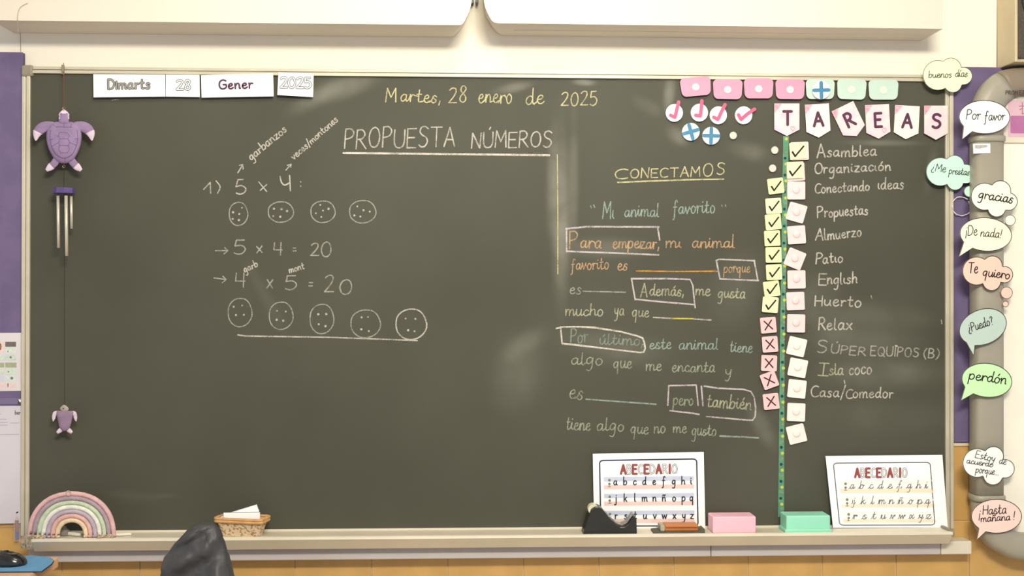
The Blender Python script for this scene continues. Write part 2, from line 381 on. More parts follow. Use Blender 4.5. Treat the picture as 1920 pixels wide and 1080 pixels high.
rail('frame_rail', (-BX-FWD, Z0-.01), (-BX, Z0+BH), 'v')
rail('frame_rail', (BX, Z0-.01), (BX+FWD, Z0+BH), 'v')
rail('frame_rail', (-BX-FWD+.02, Z0+BH), (BX+FWD-.02, Z0+BH+.0185), 'h')
for s in (-1, 1):
    x0 = -BX-FWD-.001 if s < 0 else BX-.008
    box('frame_corner', (x0, -.031, Z0+BH-.009), (x0+.0305, -.0005, Z0+BH+.0215), M_cap, cb, bev=.006)
# tray
zt = Z0-.002
xl = P(58, 1012, .112).x; xr = P(1786, 993, .112).x
prof = [(-.002, zt-.004), (-.002, zt+.004), (-.022, zt+.004), (-.028, zt), (-.104, zt), (-.109, zt+.0035), (-.114, zt+.002), (-.115, zt-.004), (-.088, zt-.034), (-.084, zt-.034), (-.106, zt-.006), (-.03, zt-.006)]
n = len(prof)
v = [(xl, y, z) for y, z in prof]+[(xr, y, z) for y, z in prof]
f = [(i, (i+1) % n, (i+1) % n+n, i+n) for i in range(n)]+[tuple(range(n)), tuple(range(2*n-1, n-1, -1))]
M_tray = mat('tray_aluminium', (222, 214, 194), .34, .06, 6, metal=.1, spec=.5)
tray = mesh('chalk_tray', v, f, M_tray, cb)
box('tray_end_cap', (xl-.008, -.112, zt-.010), (xl+.004, -.02, zt+.006), M_cap, cb, bev=.002)
box('tray_end_cap', (xr-.004, -.112, zt-.010), (xr+.006, -.02, zt+.006), M_cap, cb, bev=.002)
bk = P(95, 1027, .1)
for x in (P(95, 1000, .1).x, 0, P(1700, 1000, .1).x):
    v, f = merge([boxvf((x-.004, -.085, zt-.026), (x+.004, -.001, zt-.007))]); mesh('tray_bracket', v, f, M_cap, cb)

# ------------------------------------------------------------------ chalk writing (parts of the board)
CM = flat(.0206)
W_ = chalk('white_chalk', (205, 200, 188), .80); Wd = chalk('faint_white_chalk', (190, 188, 176), .62); Ws = chalk('strong_white_chalk', (216, 210, 198), .92)
Y_ = chalk('yellow_chalk', (220, 212, 164), .78); B_ = chalk('blue_chalk', (168, 188, 178), .68); Bd = chalk('faint_blue_chalk', (156, 172, 158), .60)
O_ = chalk('orange_chalk', (212, 176, 136), .68); G_ = chalk('green_chalk', (176, 184, 160), .66); YG = chalk('pale_green_chalk', (192, 192, 162), .70)
OL = chalk('bright_orange_chalk', (226, 160, 60), .85); YL = chalk('bright_yellow_chalk', (214, 206, 70), .85)
LV = chalk('lilac_chalk', (206, 196, 200), .85)
def ct(txt, x0, y0, x1, y1, u, m=W_, wd=2.0, gap=1.1, slant=0.06, label=None, jit=.25):
    return write('chalk_writing', strokes(txt, x0, y0, x1, y1, u, gap, slant, jit), wd, CM, m, cb, label or ('chalk words ' + txt), jit=.18)
def cl(pl, m=W_, wd=2.2, label='chalk line', smooth=False, name='chalk_line'):
    return write(name, [cr(s, 6) if smooth and len(s) > 2 else s for s in pl], wd, CM, m, cb, label, jit=.15)
def multi(lst, m, wd=2.0, label=None, gap=1.1, slant=.06):
    lk_ = m in (B_, Bd, O_, G_, YG, Y_)
    words = []
    for a in lst:
        st = strokes(a[0], *a[1:6], gap=gap, slant=slant, jit=.25, link=lk_)
        if words and 0 < a[1]-words[-1][2] < 8.6 and not a[0][0].isdigit(): words[-1][0] += a[0]; words[-1][1] += st; words[-1][2] = a[3]
        else: words.append([a[0], st, a[3]])
    for tx, st, _ in words:
        write('chalk_word', st, wd, CM, m, cb, label if len(words) == 1 else 'chalk writing "%s"' % tx.replace('ı', 'i').replace('Ĭ', 'I'), jit=.18)
multi([('M', 723, 191, 742, 191, 3.9), ('artes,', 751, 190, 826, 192, 3.5), ('28', 841, 192, 874, 192, 4.1), ('enero', 897, 193, 959, 193, 4.1), ('de', 986, 196, 1020, 194, 4.0), ('2025', 1052, 198, 1119, 197, 3.7)], Y_, 2.2, 'yellow chalk date Martes, 28 enero de 2025', gap=1.3)
multi([('PROPUESTA', 646, 278, 852, 275, 5.1), ('NÚMEROS', 884, 278, 1034, 275, 4.3)], W_, 2.6, 'chalk heading PROPUESTA NÚMEROS', gap=1.3)
cl([[(644, 287), (760, 288), (1030, 291)]], Ws, 4.0, 'thick chalk underline below PROPUESTA NÚMEROS')
multi([('C', 1153, 336, 1177, 335, 2.8), ('ONECTAM', 1182, 334, 1312, 331, 2.5), ('O', 1318, 330, 1336, 330, 3.2), ('S', 1344, 327, 1358, 327, 2.9)], Y_, 2.2, 'yellowish chalk heading CONECTAMOS', gap=1.4)
cl([[(1158, 342), (1220, 339.5), (1290, 337), (1357, 336)]], Y_, 2.6, 'yellow chalk underline below CONECTAMOS')
multi([('Mı', 1130, 411, 1151, 411, 4.3), ('animal', 1171, 406, 1235, 406, 3.2), ('favorito', 1262, 401, 1340, 399, 3.5)], B_, 2.2, 'pale blue chalk title Mi animal favorito')
cl([[(1107, 385), (1109, 390)], [(1113, 384), (1115, 389)], [(1353, 384), (1354, 387)], [(1360, 384), (1361, 387)]], B_, 1.8, 'chalk quotation marks')
cl([[(1061, 429), (1100, 425), (1236, 425.5)], [(1062, 428), (1062.5, 472)], [(1062.5, 471), (1110, 473), (1170, 475), (1235, 478)], [(1233, 425), (1237, 450)]], LV, 3, 'chalk box round the words Para empezar')
multi([('P', 1068, 467, 1083, 466, 4.5), ('ara', 1088, 464, 1127, 466, 3.4), ('empezar,', 1149, 465, 1236, 466, 3.1), ('mı', 1248, 464, 1277, 464, 3.0), ('animal', 1298, 465, 1377, 464, 3.1)], O_, 2.3, 'orange chalk words Para empezar, mi animal')
multi([('favorito', 1071, 506, 1141, 504, 2.9), ('es', 1158, 507, 1176, 507, 3.0)], O_, 2.1, 'orange chalk words favorito es')
cl([[(1193, 508), (1270, 509), (1346, 508.5)]], OL, 2.4, 'orange chalk blank line')
cl([[(1345, 488), (1348, 486), (1415, 489)], [(1343, 488), (1350, 523)], [(1350, 523), (1422, 526)], [(1414, 488), (1421, 526)]], LV, 3, 'chalk box round porque')
multi([('porque', 1357, 511, 1406, 511, 2.6)], O_, 1.8, 'faint orange chalk word porque')
multi([('es', 1068, 551, 1089, 552, 2.9)], Wd, 2.0, 'chalk word es')
cl([[(1093, 546), (1173, 548)]], Wd, 2.2, 'faint chalk blank line')
cl([[(1184, 522.5), (1250, 522.5), (1294, 524), (1299, 535), (1302.5, 570), (1303.5, 577)], [(1184, 522), (1191, 562)], [(1191, 561), (1240, 566), (1302, 571)]], LV, 3, 'chalk box round Además')
multi([('A', 1201, 556, 1213, 556, 3.6), ('demás,', 1218, 554, 1282, 555, 2.9), ('me', 1304, 553, 1331, 554, 2.9), ('gusta', 1346, 558, 1397, 559, 2.9)], YG, 2.2, 'yellowish chalk words Además, me gusta')
multi([('mucho', 1060, 591, 1130, 592, 2.9), ('ya', 1152, 591, 1170, 591, 3.0), ('que', 1185, 594, 1216, 595, 3.0)], YG, 2.1, 'yellowish chalk words mucho ya que')
cl([[(1225, 595), (1260, 597)]], W_, 2.6, 'chalk blank line, white start'); cl([[(1258, 597), (1300, 597.5)]], YL, 2.6, 'bright yellow stretch of the blank line'); cl([[(1299, 598), (1333, 600)]], W_, 2.6, 'chalk blank line, white end')
cl([[(1043, 616), (1055, 613), (1082, 612.5), (1113, 614), (1165, 622), (1195, 630), (1205, 634), (1208, 642), (1209.5, 653), (1207, 660), (1200, 661), (1132, 653), (1090, 648), (1054, 644)], [(1051, 613), (1054, 644)]], Ws, 3.2, 'white chalk box round Por último')
multi([('Por', 1070, 643, 1102, 642, 3.6), ('último,', 1124, 646, 1206, 647, 2.9)], Bd, 2.1, 'faint blue-green chalk words Por último,')
multi([('este', 1218, 654, 1258, 654, 2.9), ('animal', 1273, 655, 1346, 656, 2.9), ('tiene', 1368, 659, 1410, 661, 2.9)], B_, 2.1, 'pale blue chalk words este animal tiene')
multi([('algo', 1071, 683, 1129, 684, 3.2), ('que', 1150, 690, 1184, 690, 3.1), ('me', 1211, 695, 1240, 695, 2.9), ('encanta', 1260, 697, 1340, 698, 2.9), ('y', 1360, 704, 1371, 704, 2.8)], G_, 2.1, 'pale green chalk words algo que me encanta y')
multi([('es', 1067, 747, 1092, 749, 4.2)], G_, 2.1, 'pale green chalk word es before a long blank line')
cl([[(1099, 748.5), (1160, 753), (1230, 758)]], B_, 2.6, 'pale blue chalk blank line')
cl([[(1254, 723), (1252, 760)], [(1256, 723), (1305.5, 722)], [(1305.5, 723), (1309, 760)], [(1256, 770), (1300, 775), (1311, 777)]], LV, 2.8, 'chalk box round pero')
multi([('pero', 1262, 759, 1299, 760, 3.0)], G_, 2.3, 'pale chalk word pero')
cl([[(1315, 724), (1318, 761)], [(1320, 724), (1348, 728), (1394, 730), (1408, 734), (1414, 745), (1417, 765), (1416, 781), (1411, 788), (1400, 787.5), (1325, 781)]], LV, 2.8, 'chalk box with round corners round también')
multi([('también', 1325, 763, 1408, 768, 3.3)], YG, 2.3, 'pale chalk word también')
multi([('tiene', 1061, 805, 1106, 807, 3.4), ('algo', 1119, 807, 1169, 808, 3.3), ('que', 1182, 812, 1215, 814, 3.0), ('no', 1226, 812, 1247, 812, 2.9), ('me', 1262, 812, 1287, 812, 2.9), ('gusto', 1297, 816, 1342, 817, 3.0)], G_, 2.1, 'pale green chalk words tiene algo que no me gusto')
cl([[(1350, 817.5), (1385, 819), (1422, 821)]], B_, 3.2, 'thick pale chalk blank line at lower right')
cl([[(1045, 290), (1046, 400), (1046, 514)]], Y_, 1.7, 'thin vertical yellow chalk line')
# list of tasks
multi([('A', 1532, 296, 1547, 295, 3.4), ('samblea', 1551, 294, 1643, 292, 2.8)], W_, 2.5, 'chalk word Asamblea')
multi([('O', 1528, 326, 1542, 325, 2.7), ('rganizacıón', 1544, 325, 1670, 319, 2.6)], W_, 2.5, 'chalk word Organización')
multi([('C', 1528, 362, 1538, 362, 2.7), ('onectando', 1540, 362, 1630, 357, 2.5), ('ıdeas', 1646, 355, 1694, 354, 2.7)], W_, 2.4, 'chalk words Conectando ideas')
multi([('P', 1533, 408, 1543, 407, 3.0), ('ropuestas', 1546, 407, 1627, 402, 2.6)], W_, 2.5, 'chalk word Propuestas')
multi([('A', 1529, 451, 1543, 451, 3.2), ('lmuerzo', 1546, 450, 1615, 443, 2.6)], W_, 2.4, 'chalk word Almuerzo')
multi([('P', 1530, 495, 1541, 495, 2.9), ('atıo', 1543, 494, 1580, 491, 2.8)], W_, 2.5, 'chalk word Patio')
multi([('E', 1535, 534, 1549, 534, 3.1), ('nglısh', 1551, 533, 1607, 531, 2.8)], W_, 2.5, 'chalk word English')
multi([('H', 1528, 573, 1541, 573, 2.8), ('uerto', 1545, 573, 1614, 576, 2.8)], W_, 2.6, 'chalk word Huerto')
multi([('R', 1535, 619, 1547, 619, 3.3), ('elax', 1550, 618, 1597, 618, 3.0)], W_, 2.6, 'chalk word Relax')
multi([('S', 1532, 661, 1550, 661, 3.4), ('ÚPER', 1558, 662, 1622, 667, 2.3), ('EQUIPOS', 1632, 667, 1722, 669, 2.4), ('(B)', 1731, 670, 1760, 672, 2.4)], Wd, 2.4, 'chalk words SÚPER EQUIPOS (B)', gap=1.5)
multi([('Ĭ', 1534, 703, 1552, 704, 3.3), ('sla', 1555, 703, 1581, 702, 2.9)], YG, 2.3, 'yellowish chalk word Isla')
multi([('coco', 1592, 702, 1634, 701, 3.0)], W_, 2.4, 'chalk word coco')
multi([('C', 1521, 745, 1535, 744, 2.9), ('asa/', 1537, 744, 1583, 745, 2.8), ('C', 1586, 747, 1598, 747, 2.6), ('omedor', 1599, 746, 1674, 746, 2.6)], W_, 2.4, 'chalk words Casa/Comedor')
cl([[(1583, 713), (1584, 719)]], W_, 2, 'short chalk tick'); cl([[(1633, 554), (1635, 560)]], Wd, 2, 'small chalk mark'); cl([[(1765, 600), (1766, 607)]], W_, 2, 'small chalk mark at the board edge')
cl([[(1679, 648), (1682, 649)]], W_, 3, 'chalk dot'); cl([[(210, 188), (222, 186)]], Wd, 1.5, 'tiny chalk scratch')
# left half: sums, circles
cl([[(382, 355), (394, 342)], [(394, 342), (395, 362)], ], W_, 2.4, 'chalk figure 1')
cl([[(405, 339), (412, 348), (412, 354), (408, 362)]], W_, 2.2, 'chalk bracket', True)
cl([[(456, 336.5), (446, 337)], [(446, 337), (442.5, 350)], [(442.5, 350), (453, 348), (461, 354), (458, 361), (450, 364), (443, 362)]], W_, 2.4, 'chalk figure 5 of the first sum', True)
cl([[(485, 341), (500, 359)], [(500, 346), (488, 357)]], W_, 2.2, 'chalk multiplication cross')
cl([[(525, 331), (528, 342), (534, 347), (542, 343)], [(543, 329), (544.5, 358)]], W_, 2.6, 'chalk figure 4 of the first sum', True)
cl([[(563.5, 340), (564, 342)], [(563.5, 348), (564, 350)]], Wd, 2, 'chalk colon')
multi([('garbanzos', 471, 301, 538, 245, 2.15)], W_, 2.2, 'slanting chalk word garbanzos', gap=.9)
multi([('veces/montones', 551, 300, 634, 226, 1.75)], W_, 1.9, 'slanting chalk words veces/montones', gap=.8)
cl([[(446, 324), (455, 309)], [(449, 310), (455, 308.5)], [(455, 308.5), (456, 317)]], W_, 2.2, 'small chalk arrow to garbanzos')
cl([[(536, 319), (545, 309)], [(539, 310), (546, 308)], [(546, 308), (545, 314)]], W_, 2.0, 'small chalk arrow to veces/montones')
for (x, y, a_) in ((404, 469, 0), (401, 523, 3)):
    cl([[(x, y-a_+1), (x+22, y+1)], [(x+17, y-5), (x+23, y+1)], [(x+23, y+1), (x+16, y+7)]], Wd, 2.4, 'chalk arrow before a sum')
multi([('5', 438, 477, 460, 477, 4.0), ('x', 481, 474, 492, 473, 3.1), ('4', 512, 479, 530, 479, 3.5), ('=', 549, 475, 555, 475, 2.9), ('2', 582, 480, 597, 480, 3.5), ('0', 602, 482, 621, 481, 3.7)], Wd, 2.4, 'chalk sum 5 x 4 = 20')
multi([('4', 440, 538, 461, 538, 3.9), ('x', 500, 540, 511, 540, 3.7), ('5', 534, 543, 556, 543, 3.7), ('=', 579, 540, 586, 540, 3.0), ('2', 608, 548, 625, 548, 4.4), ('0', 636, 552, 659, 552, 4.1)], Wd, 2.5, 'chalk sum 4 x 5 = 20')
multi([('garb', 459, 511, 484, 499, 1.7)], W_, 2.0, 'small chalk note garb'); multi([('mont', 543, 512, 571, 504, 1.7)], W_, 2.0, 'small chalk note mont')
def ring(cx, cy, rx, ry, dots, lab, wb=2.2, m=Wd, g=0.15, ph=-1.2):
    n = 26; st = [[(cx+rx*math.cos(ph+2*PI*(1-g*.12)*i/n)*(1+.02*math.sin(i*1.3)), cy+ry*math.sin(ph+2*PI*(1-g*.12)*i/n)*(1+.02*math.cos(i*.9))) for i in range(n+1)]]
    write('chalk_circle', st, wb, CM, m, cb, lab, jit=.12)
    for x, y in dots: mesh('chalk_dot', *disc(x, y, 1.7+random.random()*.7, CM, 7), W_, cb)
q = lambda L: [(360+a/4, 200+b/4) for a, b in L]; q2 = lambda L: [(360+a/4, 440+b/4) for a, b in L]
ring(447, 401, 17.5, 22, q([(375, 758), (308, 792), (355, 805), (305, 842), (352, 850)]), 'first chalk circle of the upper row with five dots')
ring(526.5, 397.5, 24, 19.5, q([(614, 765), (672, 768), (713, 783), (610, 820), (662, 826)]), 'second chalk circle of the upper row with five dots')
ring(605.5, 397, 23, 20.5, q([(962, 737), (1024, 766), (982, 779), (929, 800), (970, 827)]), 'third chalk circle of the upper row with five dots')
ring(680, 397, 25, 21.5, q([(1240, 748), (1286, 777), (1333, 787), (1218, 816), (1263, 824)]), 'fourth chalk circle of the upper row with five dots')
ring(450, 586, 22.5, 27, q2([(313, 541), (376, 532), (330, 603), (389, 601)]), 'first chalk circle of the lower row with four dots')
ring(527, 592, 22.5, 26, q2([(637, 572), (703, 576), (635, 638), (684, 646)]), 'second chalk circle of the lower row with four dots')
ring(603.5, 598, 22.5, 28, q2([(947, 597), (1007, 595), (950, 672), (1001, 686)]), 'third chalk circle of the lower row with four dots')
ring(685.5, 607, 28, 26.5, q2([(1272, 620), (1320, 617), (1270, 710), (1326, 723)]), 'fourth chalk circle of the lower row with four dots')
ring(771, 608, 29, 29, q2([(1602, 629), (1676, 631), (1621, 717), (1670, 724)]), 'fifth chalk circle of the lower row with four dots', 2.6, W_)
cl([[(446, 628), (460, 630), (620, 632.5), (782, 638.5)]], W_, 2.8, 'chalk line below the lower circles')

# ------------------------------------------------------------------ long white housings above the board
def housing(lab, front, ins, x_far, pbot, ridge=None):
    """front: world (x,z) outline of the curved end from top down; ins: inset of the wall edge"""
    dep = .14
    V = []; n = len(front)
    far = x_far
    zt_ = front[0][1]; fz0 = front[-1][1]; fzb = pbot
    fr = [(x, z) for x, z in front]+[(far, fzb), (far, zt_)]
    bkx = [(x+ins*(i/(n-1))**1.5, z) for i, (x, z) in enumerate(front)]+[(far, fzb), (far, zt_)]
    m = len(fr)
    V = [(x, -dep, z) for x, z in fr]+[(x, -.0005, z) for x, z in bkx]
    Fc = [tuple(range(m)), tuple(range(2*m-1, m-1, -1))]+[(i, (i+1) % m, (i+1) % m+m, i+m) for i in range(m)]
    t = thing('wall_housing', lab, 'housing', (sum(p[0] for p in fr[:1])/1, -.07, fz0))
    mesh('housing_body', V, Fc, M_house, t)
    return t
def pw(pts, dep=.14): return [(P(x, y, dep).x, P(x, y, dep).z) for x, y in pts]
fl = pw(cr([(886, -90), (886, -30), (885, -5), (883, 10), (878, 26), (868, 44), (860, 47)], 4))
h1 = housing('long white box housing above the left half of the chalkboard', fl, -.030, P(-16, 40, .14).x, P(-16, 38, .14).z)
frr = pw(cr([(906, -90), (906, -30), (907, -5), (908, 6), (911, 17), (918, 32), (925, 41), (934, 43.5)], 4))
h2 = housing('long white box housing above the right half of the chalkboard with a raised lip', frr, .026, P(1768, 54, .14).x, P(1768, 54, .14).z)
zl = min(z for x, z in frr)
a = P(962, 60, .07); b = P(1725, 68, .07)
v = [(a.x, -.067, frr[-1][1]+.001), (a.x, -.070, frr[-1][1]+.001), (b.x, -.070, P(1768, 54, .14).z+.002), (b.x, -.067, P(1768, 54, .14).z+.002)]
V, Fc = prism(v, (0, 0, -.0022)); mesh('lip', V, Fc, M_house, h2, label='narrow raised lip along the underside')
# two small black sockets and a bracket between the housings
M_blk = mat('black_plastic', (30, 30, 30), .4, .2, 30, spec=.5)
t = thing('cable_clip', 'pair of black cable ends between the two white housings', 'cable', P(890, 5, .03))
for x, y, r in ((886, 0, 2.6), (894.5, -1, 2.9)):
    pts = [(x+r*math.cos(a_*PI/6), y+(r+3)*math.sin(a_*PI/6)) for a_ in range(12)]
    plate('cable_end', pts, flat(.035), .034, M_blk, t)
t = thing('hanging_thread', 'thin grey thread hanging over the left housing at the left', 'thread', P(36, 95, .142))
v, f = merge([ribbon(cr([(52, 6), (38, 14), (33, 30), (34, 60)], 5), .9, flat(.1425)), ribbon([(38, 62), (39, 97)], .9, flat(.004))]); mesh('thread', v, f, mat('grey_thread', (150, 140, 130), .9), t)

# ------------------------------------------------------------------ cable trunking under the tray
zt1 = zt-.0385; zt0 = P(960, 1047, .058).z
t = thing('cable_trunking', 'pale grey cable trunking running along the wall below the chalk tray', 'trunking', (0, -.035, zt0))
xj2 = P(1335, 1030, .07).x; xe = P(1826, 1030, .07).x; xs = P(50, 1045, .07).x; x17 = P(1768, 1030, .07).x
top = P(400, 1031, .03).z
for (x0, x1, mm) in ((xs, xj2-.0006, M_trunk), (xj2+.0006, x17-.0006, M_trunk), (x17+.0006, xe, mat('cream_trunking', (214, 206, 188), .5, .04, 6))):
    box('trunking_cover', (x0, -.058, zt0), (x1, -.0092, zt1+.004), mm, t, bev=.003)
    if mm is not M_trunk: pass

# ------------------------------------------------------------------ interactive whiteboard on the right
WD = .075
iw = thing('whiteboard', 'large whiteboard in a thick rounded grey frame, cut off at the right edge', 'whiteboard', P(1850, 600, 0))
def sweep(path, ra, rb, seg=20, ex=2.6, cap=True):
    """superellipse profile (ra in the wall plane, rb in depth) swept along a wall-plane path of world points"""
    V = []; Fc = []; n = len(path)
    for i, p in enumerate(path):
        p = Vector(p); a = Vector(path[max(i-1, 0)]); b = Vector(path[min(i+1, n-1)]); d = (b-a).normalized()
        nn = Vector((d.z, 0, -d.x))
        A = ra[i] if isinstance(ra, list) else ra; Bq = rb[i] if isinstance(rb, list) else rb
        for k in range(seg):
            th = 2*PI*k/seg; c, s = math.cos(th), math.sin(th)
            V.append(p + nn*(A*math.copysign(abs(c)**(2/ex), c)) + Vector((0, 1, 0))*(Bq*math.copysign(abs(s)**(2/ex), s)))
    for i in range(n-1):
        for k in range(seg): Fc.append((i*seg+k, i*seg+(k+1) % seg, (i+1)*seg+(k+1) % seg, (i+1)*seg+k))
    if cap: Fc += [tuple(range(seg)), tuple(range(n*seg-1, (n-1)*seg-1, -1))]
    return V, Fc
cpos = .0545   # centre depth of the frame tube
def arc(cx, cy, r, a0, a1, n=10): return [(cx+r*math.cos(a0+(a1-a0)*i/n), cy+r*math.sin(a0+(a1-a0)*i/n)) for i in range(n+1)]
tp = [P(x, y, cpos) for x, y in [(1850, 262)]+arc(1912, 216, 62, PI, 1.33*PI, 8)]
tb_ = [P(x, y, cpos) for x, y in arc(1912, 216, 62, 1.33*PI, 1.5*PI, 5)+[(2000, 154), (2300, 156)]]
v, f = sweep(tb_, [.0415, .041, .040, .039, .038, .038, .038, .038], .0335)
mesh('frame_bar', v, f, mat('dark_frame_inlay', (134, 122, 106), .42, .05, 10), iw, smooth=True, label='darker top bar of the frame')
v, f = sweep(tp, [.041]+[.042]*9, .034)
mesh('frame_corner', v, f, M_gray, iw, smooth=True, label='shiny rounded top corner of the grey frame')
bp_ = [(1852, 930), (1852, 958)]+arc(1918, 958, 66, PI, .5*PI, 10)+[(2000, 1027), (2300, 1026)]
v, f = sweep([P(x, y, cpos) for x, y in bp_], [.042]*4+[.041]*4+[.037]*7, .036)
mesh('frame_corner', v, f, M_gray, iw, smooth=True, label='rounded bottom corner of the grey frame')
v, f = sweep([P(1849.5, y, cpos) for y in (268, 500, 800, 925)], .040, .031, ex=4)
bar = mesh('frame_bar', v, f, M_gray, iw, smooth=True)
for yy in (262, 932):
    v, f = sweep([P(1850, y, cpos) for y in (yy-6, yy-4, yy+4, yy+6)], [.041, .0435, .0435, .041], [.033, .0355, .0355, .033], ex=4)
    mesh('frame_collar', v, f, M_gray, iw, smooth=True)
a = P(1870, 1015, .03); b = P(2310, 160, .03)
M_wb = mat('glossy_white_board', (240, 236, 220), .3, .02, 3, spec=.5)
box('board_panel', (a.x, -.052, a.z), (b.x, -.0205, b.z), M_wb, iw, label='white writing surface')
tb = box('toolbar', (P(1876, 200, .058).x, -.0585, P(1900, 268, .058).z), (b.x, -.051, P(1900, 184, .058).z), mat('cream_toolbar', (222, 214, 196), .4, .03, 10), iw, bev=.002, label='cream icon strip along the top')
TM = flat(.0588); TM2 = flat(.0591)
def rrect(x0, y0, x1, y1, r, n=4):
    out = []
    for cx, cy, a0 in ((x1-r, y1-r, 0), (x0+r, y1-r, PI/2), (x0+r, y0+r, PI), (x1-r, y0+r, 1.5*PI)):
        for i in range(n+1): out.append((cx+r*math.cos(a0+PI/2*i/n), cy+r*math.sin(a0+PI/2*i/n)))
    return out
def patch(name, pts, M, mt, parent, label=None): return mesh(name, [M(*p) for p in pts], [tuple(range(len(pts)))], mt, parent, label=label)
patch('toolbar_print', rrect(1890, 188, 1990, 257, 3), TM, mat('pale_pink_print', (214, 178, 192), .5), tb, 'pale pink icon field')
patch('toolbar_print', rrect(1894.5, 217, 1990, 250, 3), TM2, mat('magenta_print', (178, 112, 158), .5), tb, 'magenta icon field')
write('toolbar_icon', [[(1911, 199), (1923, 199)], [(1917, 192), (1917, 214)], [(1912, 206), (1916, 203)], [(1916, 213), (1923, 213)]], 1.6, TM2, mat('mauve_ink', (160, 112, 124), .6), tb, 'mauve icon')
# maker's word on the frame
cf = flat(.0892); dk = None
write('lettering', strokes('PROM', 1886, 177, 1908, 177, 1.0, 1.5)+strokes('ETHEAN', 1911, 177, 1944, 177, 1.0, 1.5), 1.1, cf, mat('frame_lettering', (66, 56, 50), .6), iw, 'dark lettering PROMETHEAN on the frame')
st_ = plate('sticker', [(1824.5, 269.5), (1856.5, 269), (1857, 287), (1825, 288)], flat(.0865), .0009, M_white, iw, label='small white barcode sticker')
ml = mat('sticker_ink', (130, 124, 116), .7)
v, f = merge([ribbon([(1828+i*1.15, 272), (1828+i*1.15, 279-abs(i-6)*.25)], .5+.4*(i % 2), flat(.0868)) for i in range(21)]); mesh('barcode', v, f, ml, st_)
cb_org = P(1807, 385, .04)
t = thing('cable_loop', 'white cable loop hanging between the chalkboard and the grey frame', 'cable', cb_org)
def tube(pts, r, seg=8, closed=False, cap=True, flat_=1.0):
    V = []; Fc = []; n = len(pts); pts = [Vector(p) for p in pts]
    pn = None
    for i, p in enumerate(pts):
        a = pts[i-1] if (i or closed) else pts[0]; b = pts[(i+1) % n] if (i < n-1 or closed) else pts[-1]
        d = (b-a).normalized()
        ref = Vector((0, 1, 0)) if abs(d.y) < .9 else Vector((1, 0, 0))
        u = d.cross(ref).normalized(); w_ = u.cross(d).normalized()
        R_ = r[i] if isinstance(r, list) else r
        for k in range(seg):
            th = 2*PI*k/seg; V.append(p+u*(R_*math.cos(th))+w_*(R_*flat_*math.sin(th)))
    m = n if closed else n-1
    for i in range(m):
        j = (i+1) % n
        for k in range(seg): Fc.append((i*seg+k, i*seg+(k+1) % seg, j*seg+(k+1) % seg, j*seg+k))
    if cap and not closed: Fc += [tuple(range(seg)), tuple(range(n*seg-1, (n-1)*seg-1, -1))]
    return V, Fc
M_cab = mat('white_cable', (225, 215, 222), .5)
pts = [(1815, 374), (1806, 370), (1795, 370), (1787, 378), (1785.5, 388), (1790, 399), (1800, 404), (1810, 403), (1818, 398), (1820, 388), (1816, 378), (1823, 384)]
v, f = tube([P(x, y, .028+.004*math.sin(i)) for i, (x, y) in enumerate(cr(pts, 5))], .0014); mesh('cable', v, f, M_cab, t, smooth=True)

# ------------------------------------------------------------------ loudspeaker, top right
sd = .105
a = P(1874, 129, .0); 
fx0 = P(1903.5, 116, sd).x; fz0 = P(1903.5, 116, sd).z
t = thing('loudspeaker', 'cream box loudspeaker with dark grille in the top right corner', 'loudspeaker', (fx0+.1, -sd/2, fz0))
M_spk = mat('cream_speaker_box', (196, 182, 150), .5, .05, 12)
box('cabinet', (fx0, -sd, fz0), (fx0+.26, -.0005, fz0+.36), M_spk, t, bev=.003)
gr = box('grille', (fx0+.006, -sd-.006, fz0+.008), (fx0+.254, -sd+.001, fz0+.352), mat('dark_grille', (84, 78, 68), .8, .3, 300), t, bev=.003)
v, f = sweep([Vector((fx0+.09+.075*math.cos(i*PI/16), -sd-.007, fz0+.17+.075*math.sin(i*PI/16))) for i in range(33)], .003, .002, seg=6, cap=False)
mesh('cone_ring', v, f, M_blk, gr)
mesh('maker_badge', *merge([ribbon(s, .9, flat(sd+.0066)) for s in strokes('K', 1909, 111, 1913, 111, .7)] if 'K' in GL else [ribbon([(1909, 111), (1909, 106)], 1, flat(sd+.0066)), ribbon([(1913, 106), (1910, 109), (1913, 111)], 1, flat(sd+.0066))]), M_blk, gr)
v, f = tube([P(1871, -80, .004), P(1870.5, 60, .004), P(1870, 128, .004), P(1870, 140, .020)], .002); 
mesh('speaker_cable', v, f, mat('grey_brown_cable', (120, 100, 86), .6), None, label='thin brownish cable running down the wall beside the loudspeaker', cat='cable')

# ------------------------------------------------------------------ date cards
DG = 'printed date cards along the top of the chalkboard'
def card(name, lab, cat, pts, dep, mt, group=None, th=.0016, org=None, bev=0):
    c = P(sum(p[0] for p in pts)/len(pts), max(p[1] for p in pts), dep)
    t = thing(name, lab, cat, c, group)
    o = plate(name.split('_')[-1] if False else 'card_face', pts, flat(dep), th, mt, t, bev=bev)
    return t
M_grl = mat('grey_outline_ink', (84, 82, 80), .7); M_mar = mat('maroon_ink', (84, 52, 74), .7)
c1 = card('date_card', 'long white card printed Dimarts in hollow grey letters', 'card', [(175, 139), (309.5, 140), (310, 181), (175.5, 182.5)], .034, M_white, DG)
stl = strokes('Dİmarts', 203, 167, 281, 166, 2.55, 1.2)
write('lettering', stl, 4.6, flat(.0344), M_grl, c1); write('lettering_fill', stl, 2.3, flat(.0347), mat('grey_fill', (150, 149, 142), .7), c1)
c2 = card('date_card', 'short white card printed 28 in hollow outlined figures', 'card', [(311, 140), (374, 140.5), (374.5, 182), (311, 181)], .032, M_white, DG)
stl = strokes('28', 331, 168, 357, 168, 2.5, 1.0)
write('lettering', stl, 4.6, flat(.0324), M_grl, c2); write('lettering_fill', stl, 2.1, flat(.0327), M_white, c2)
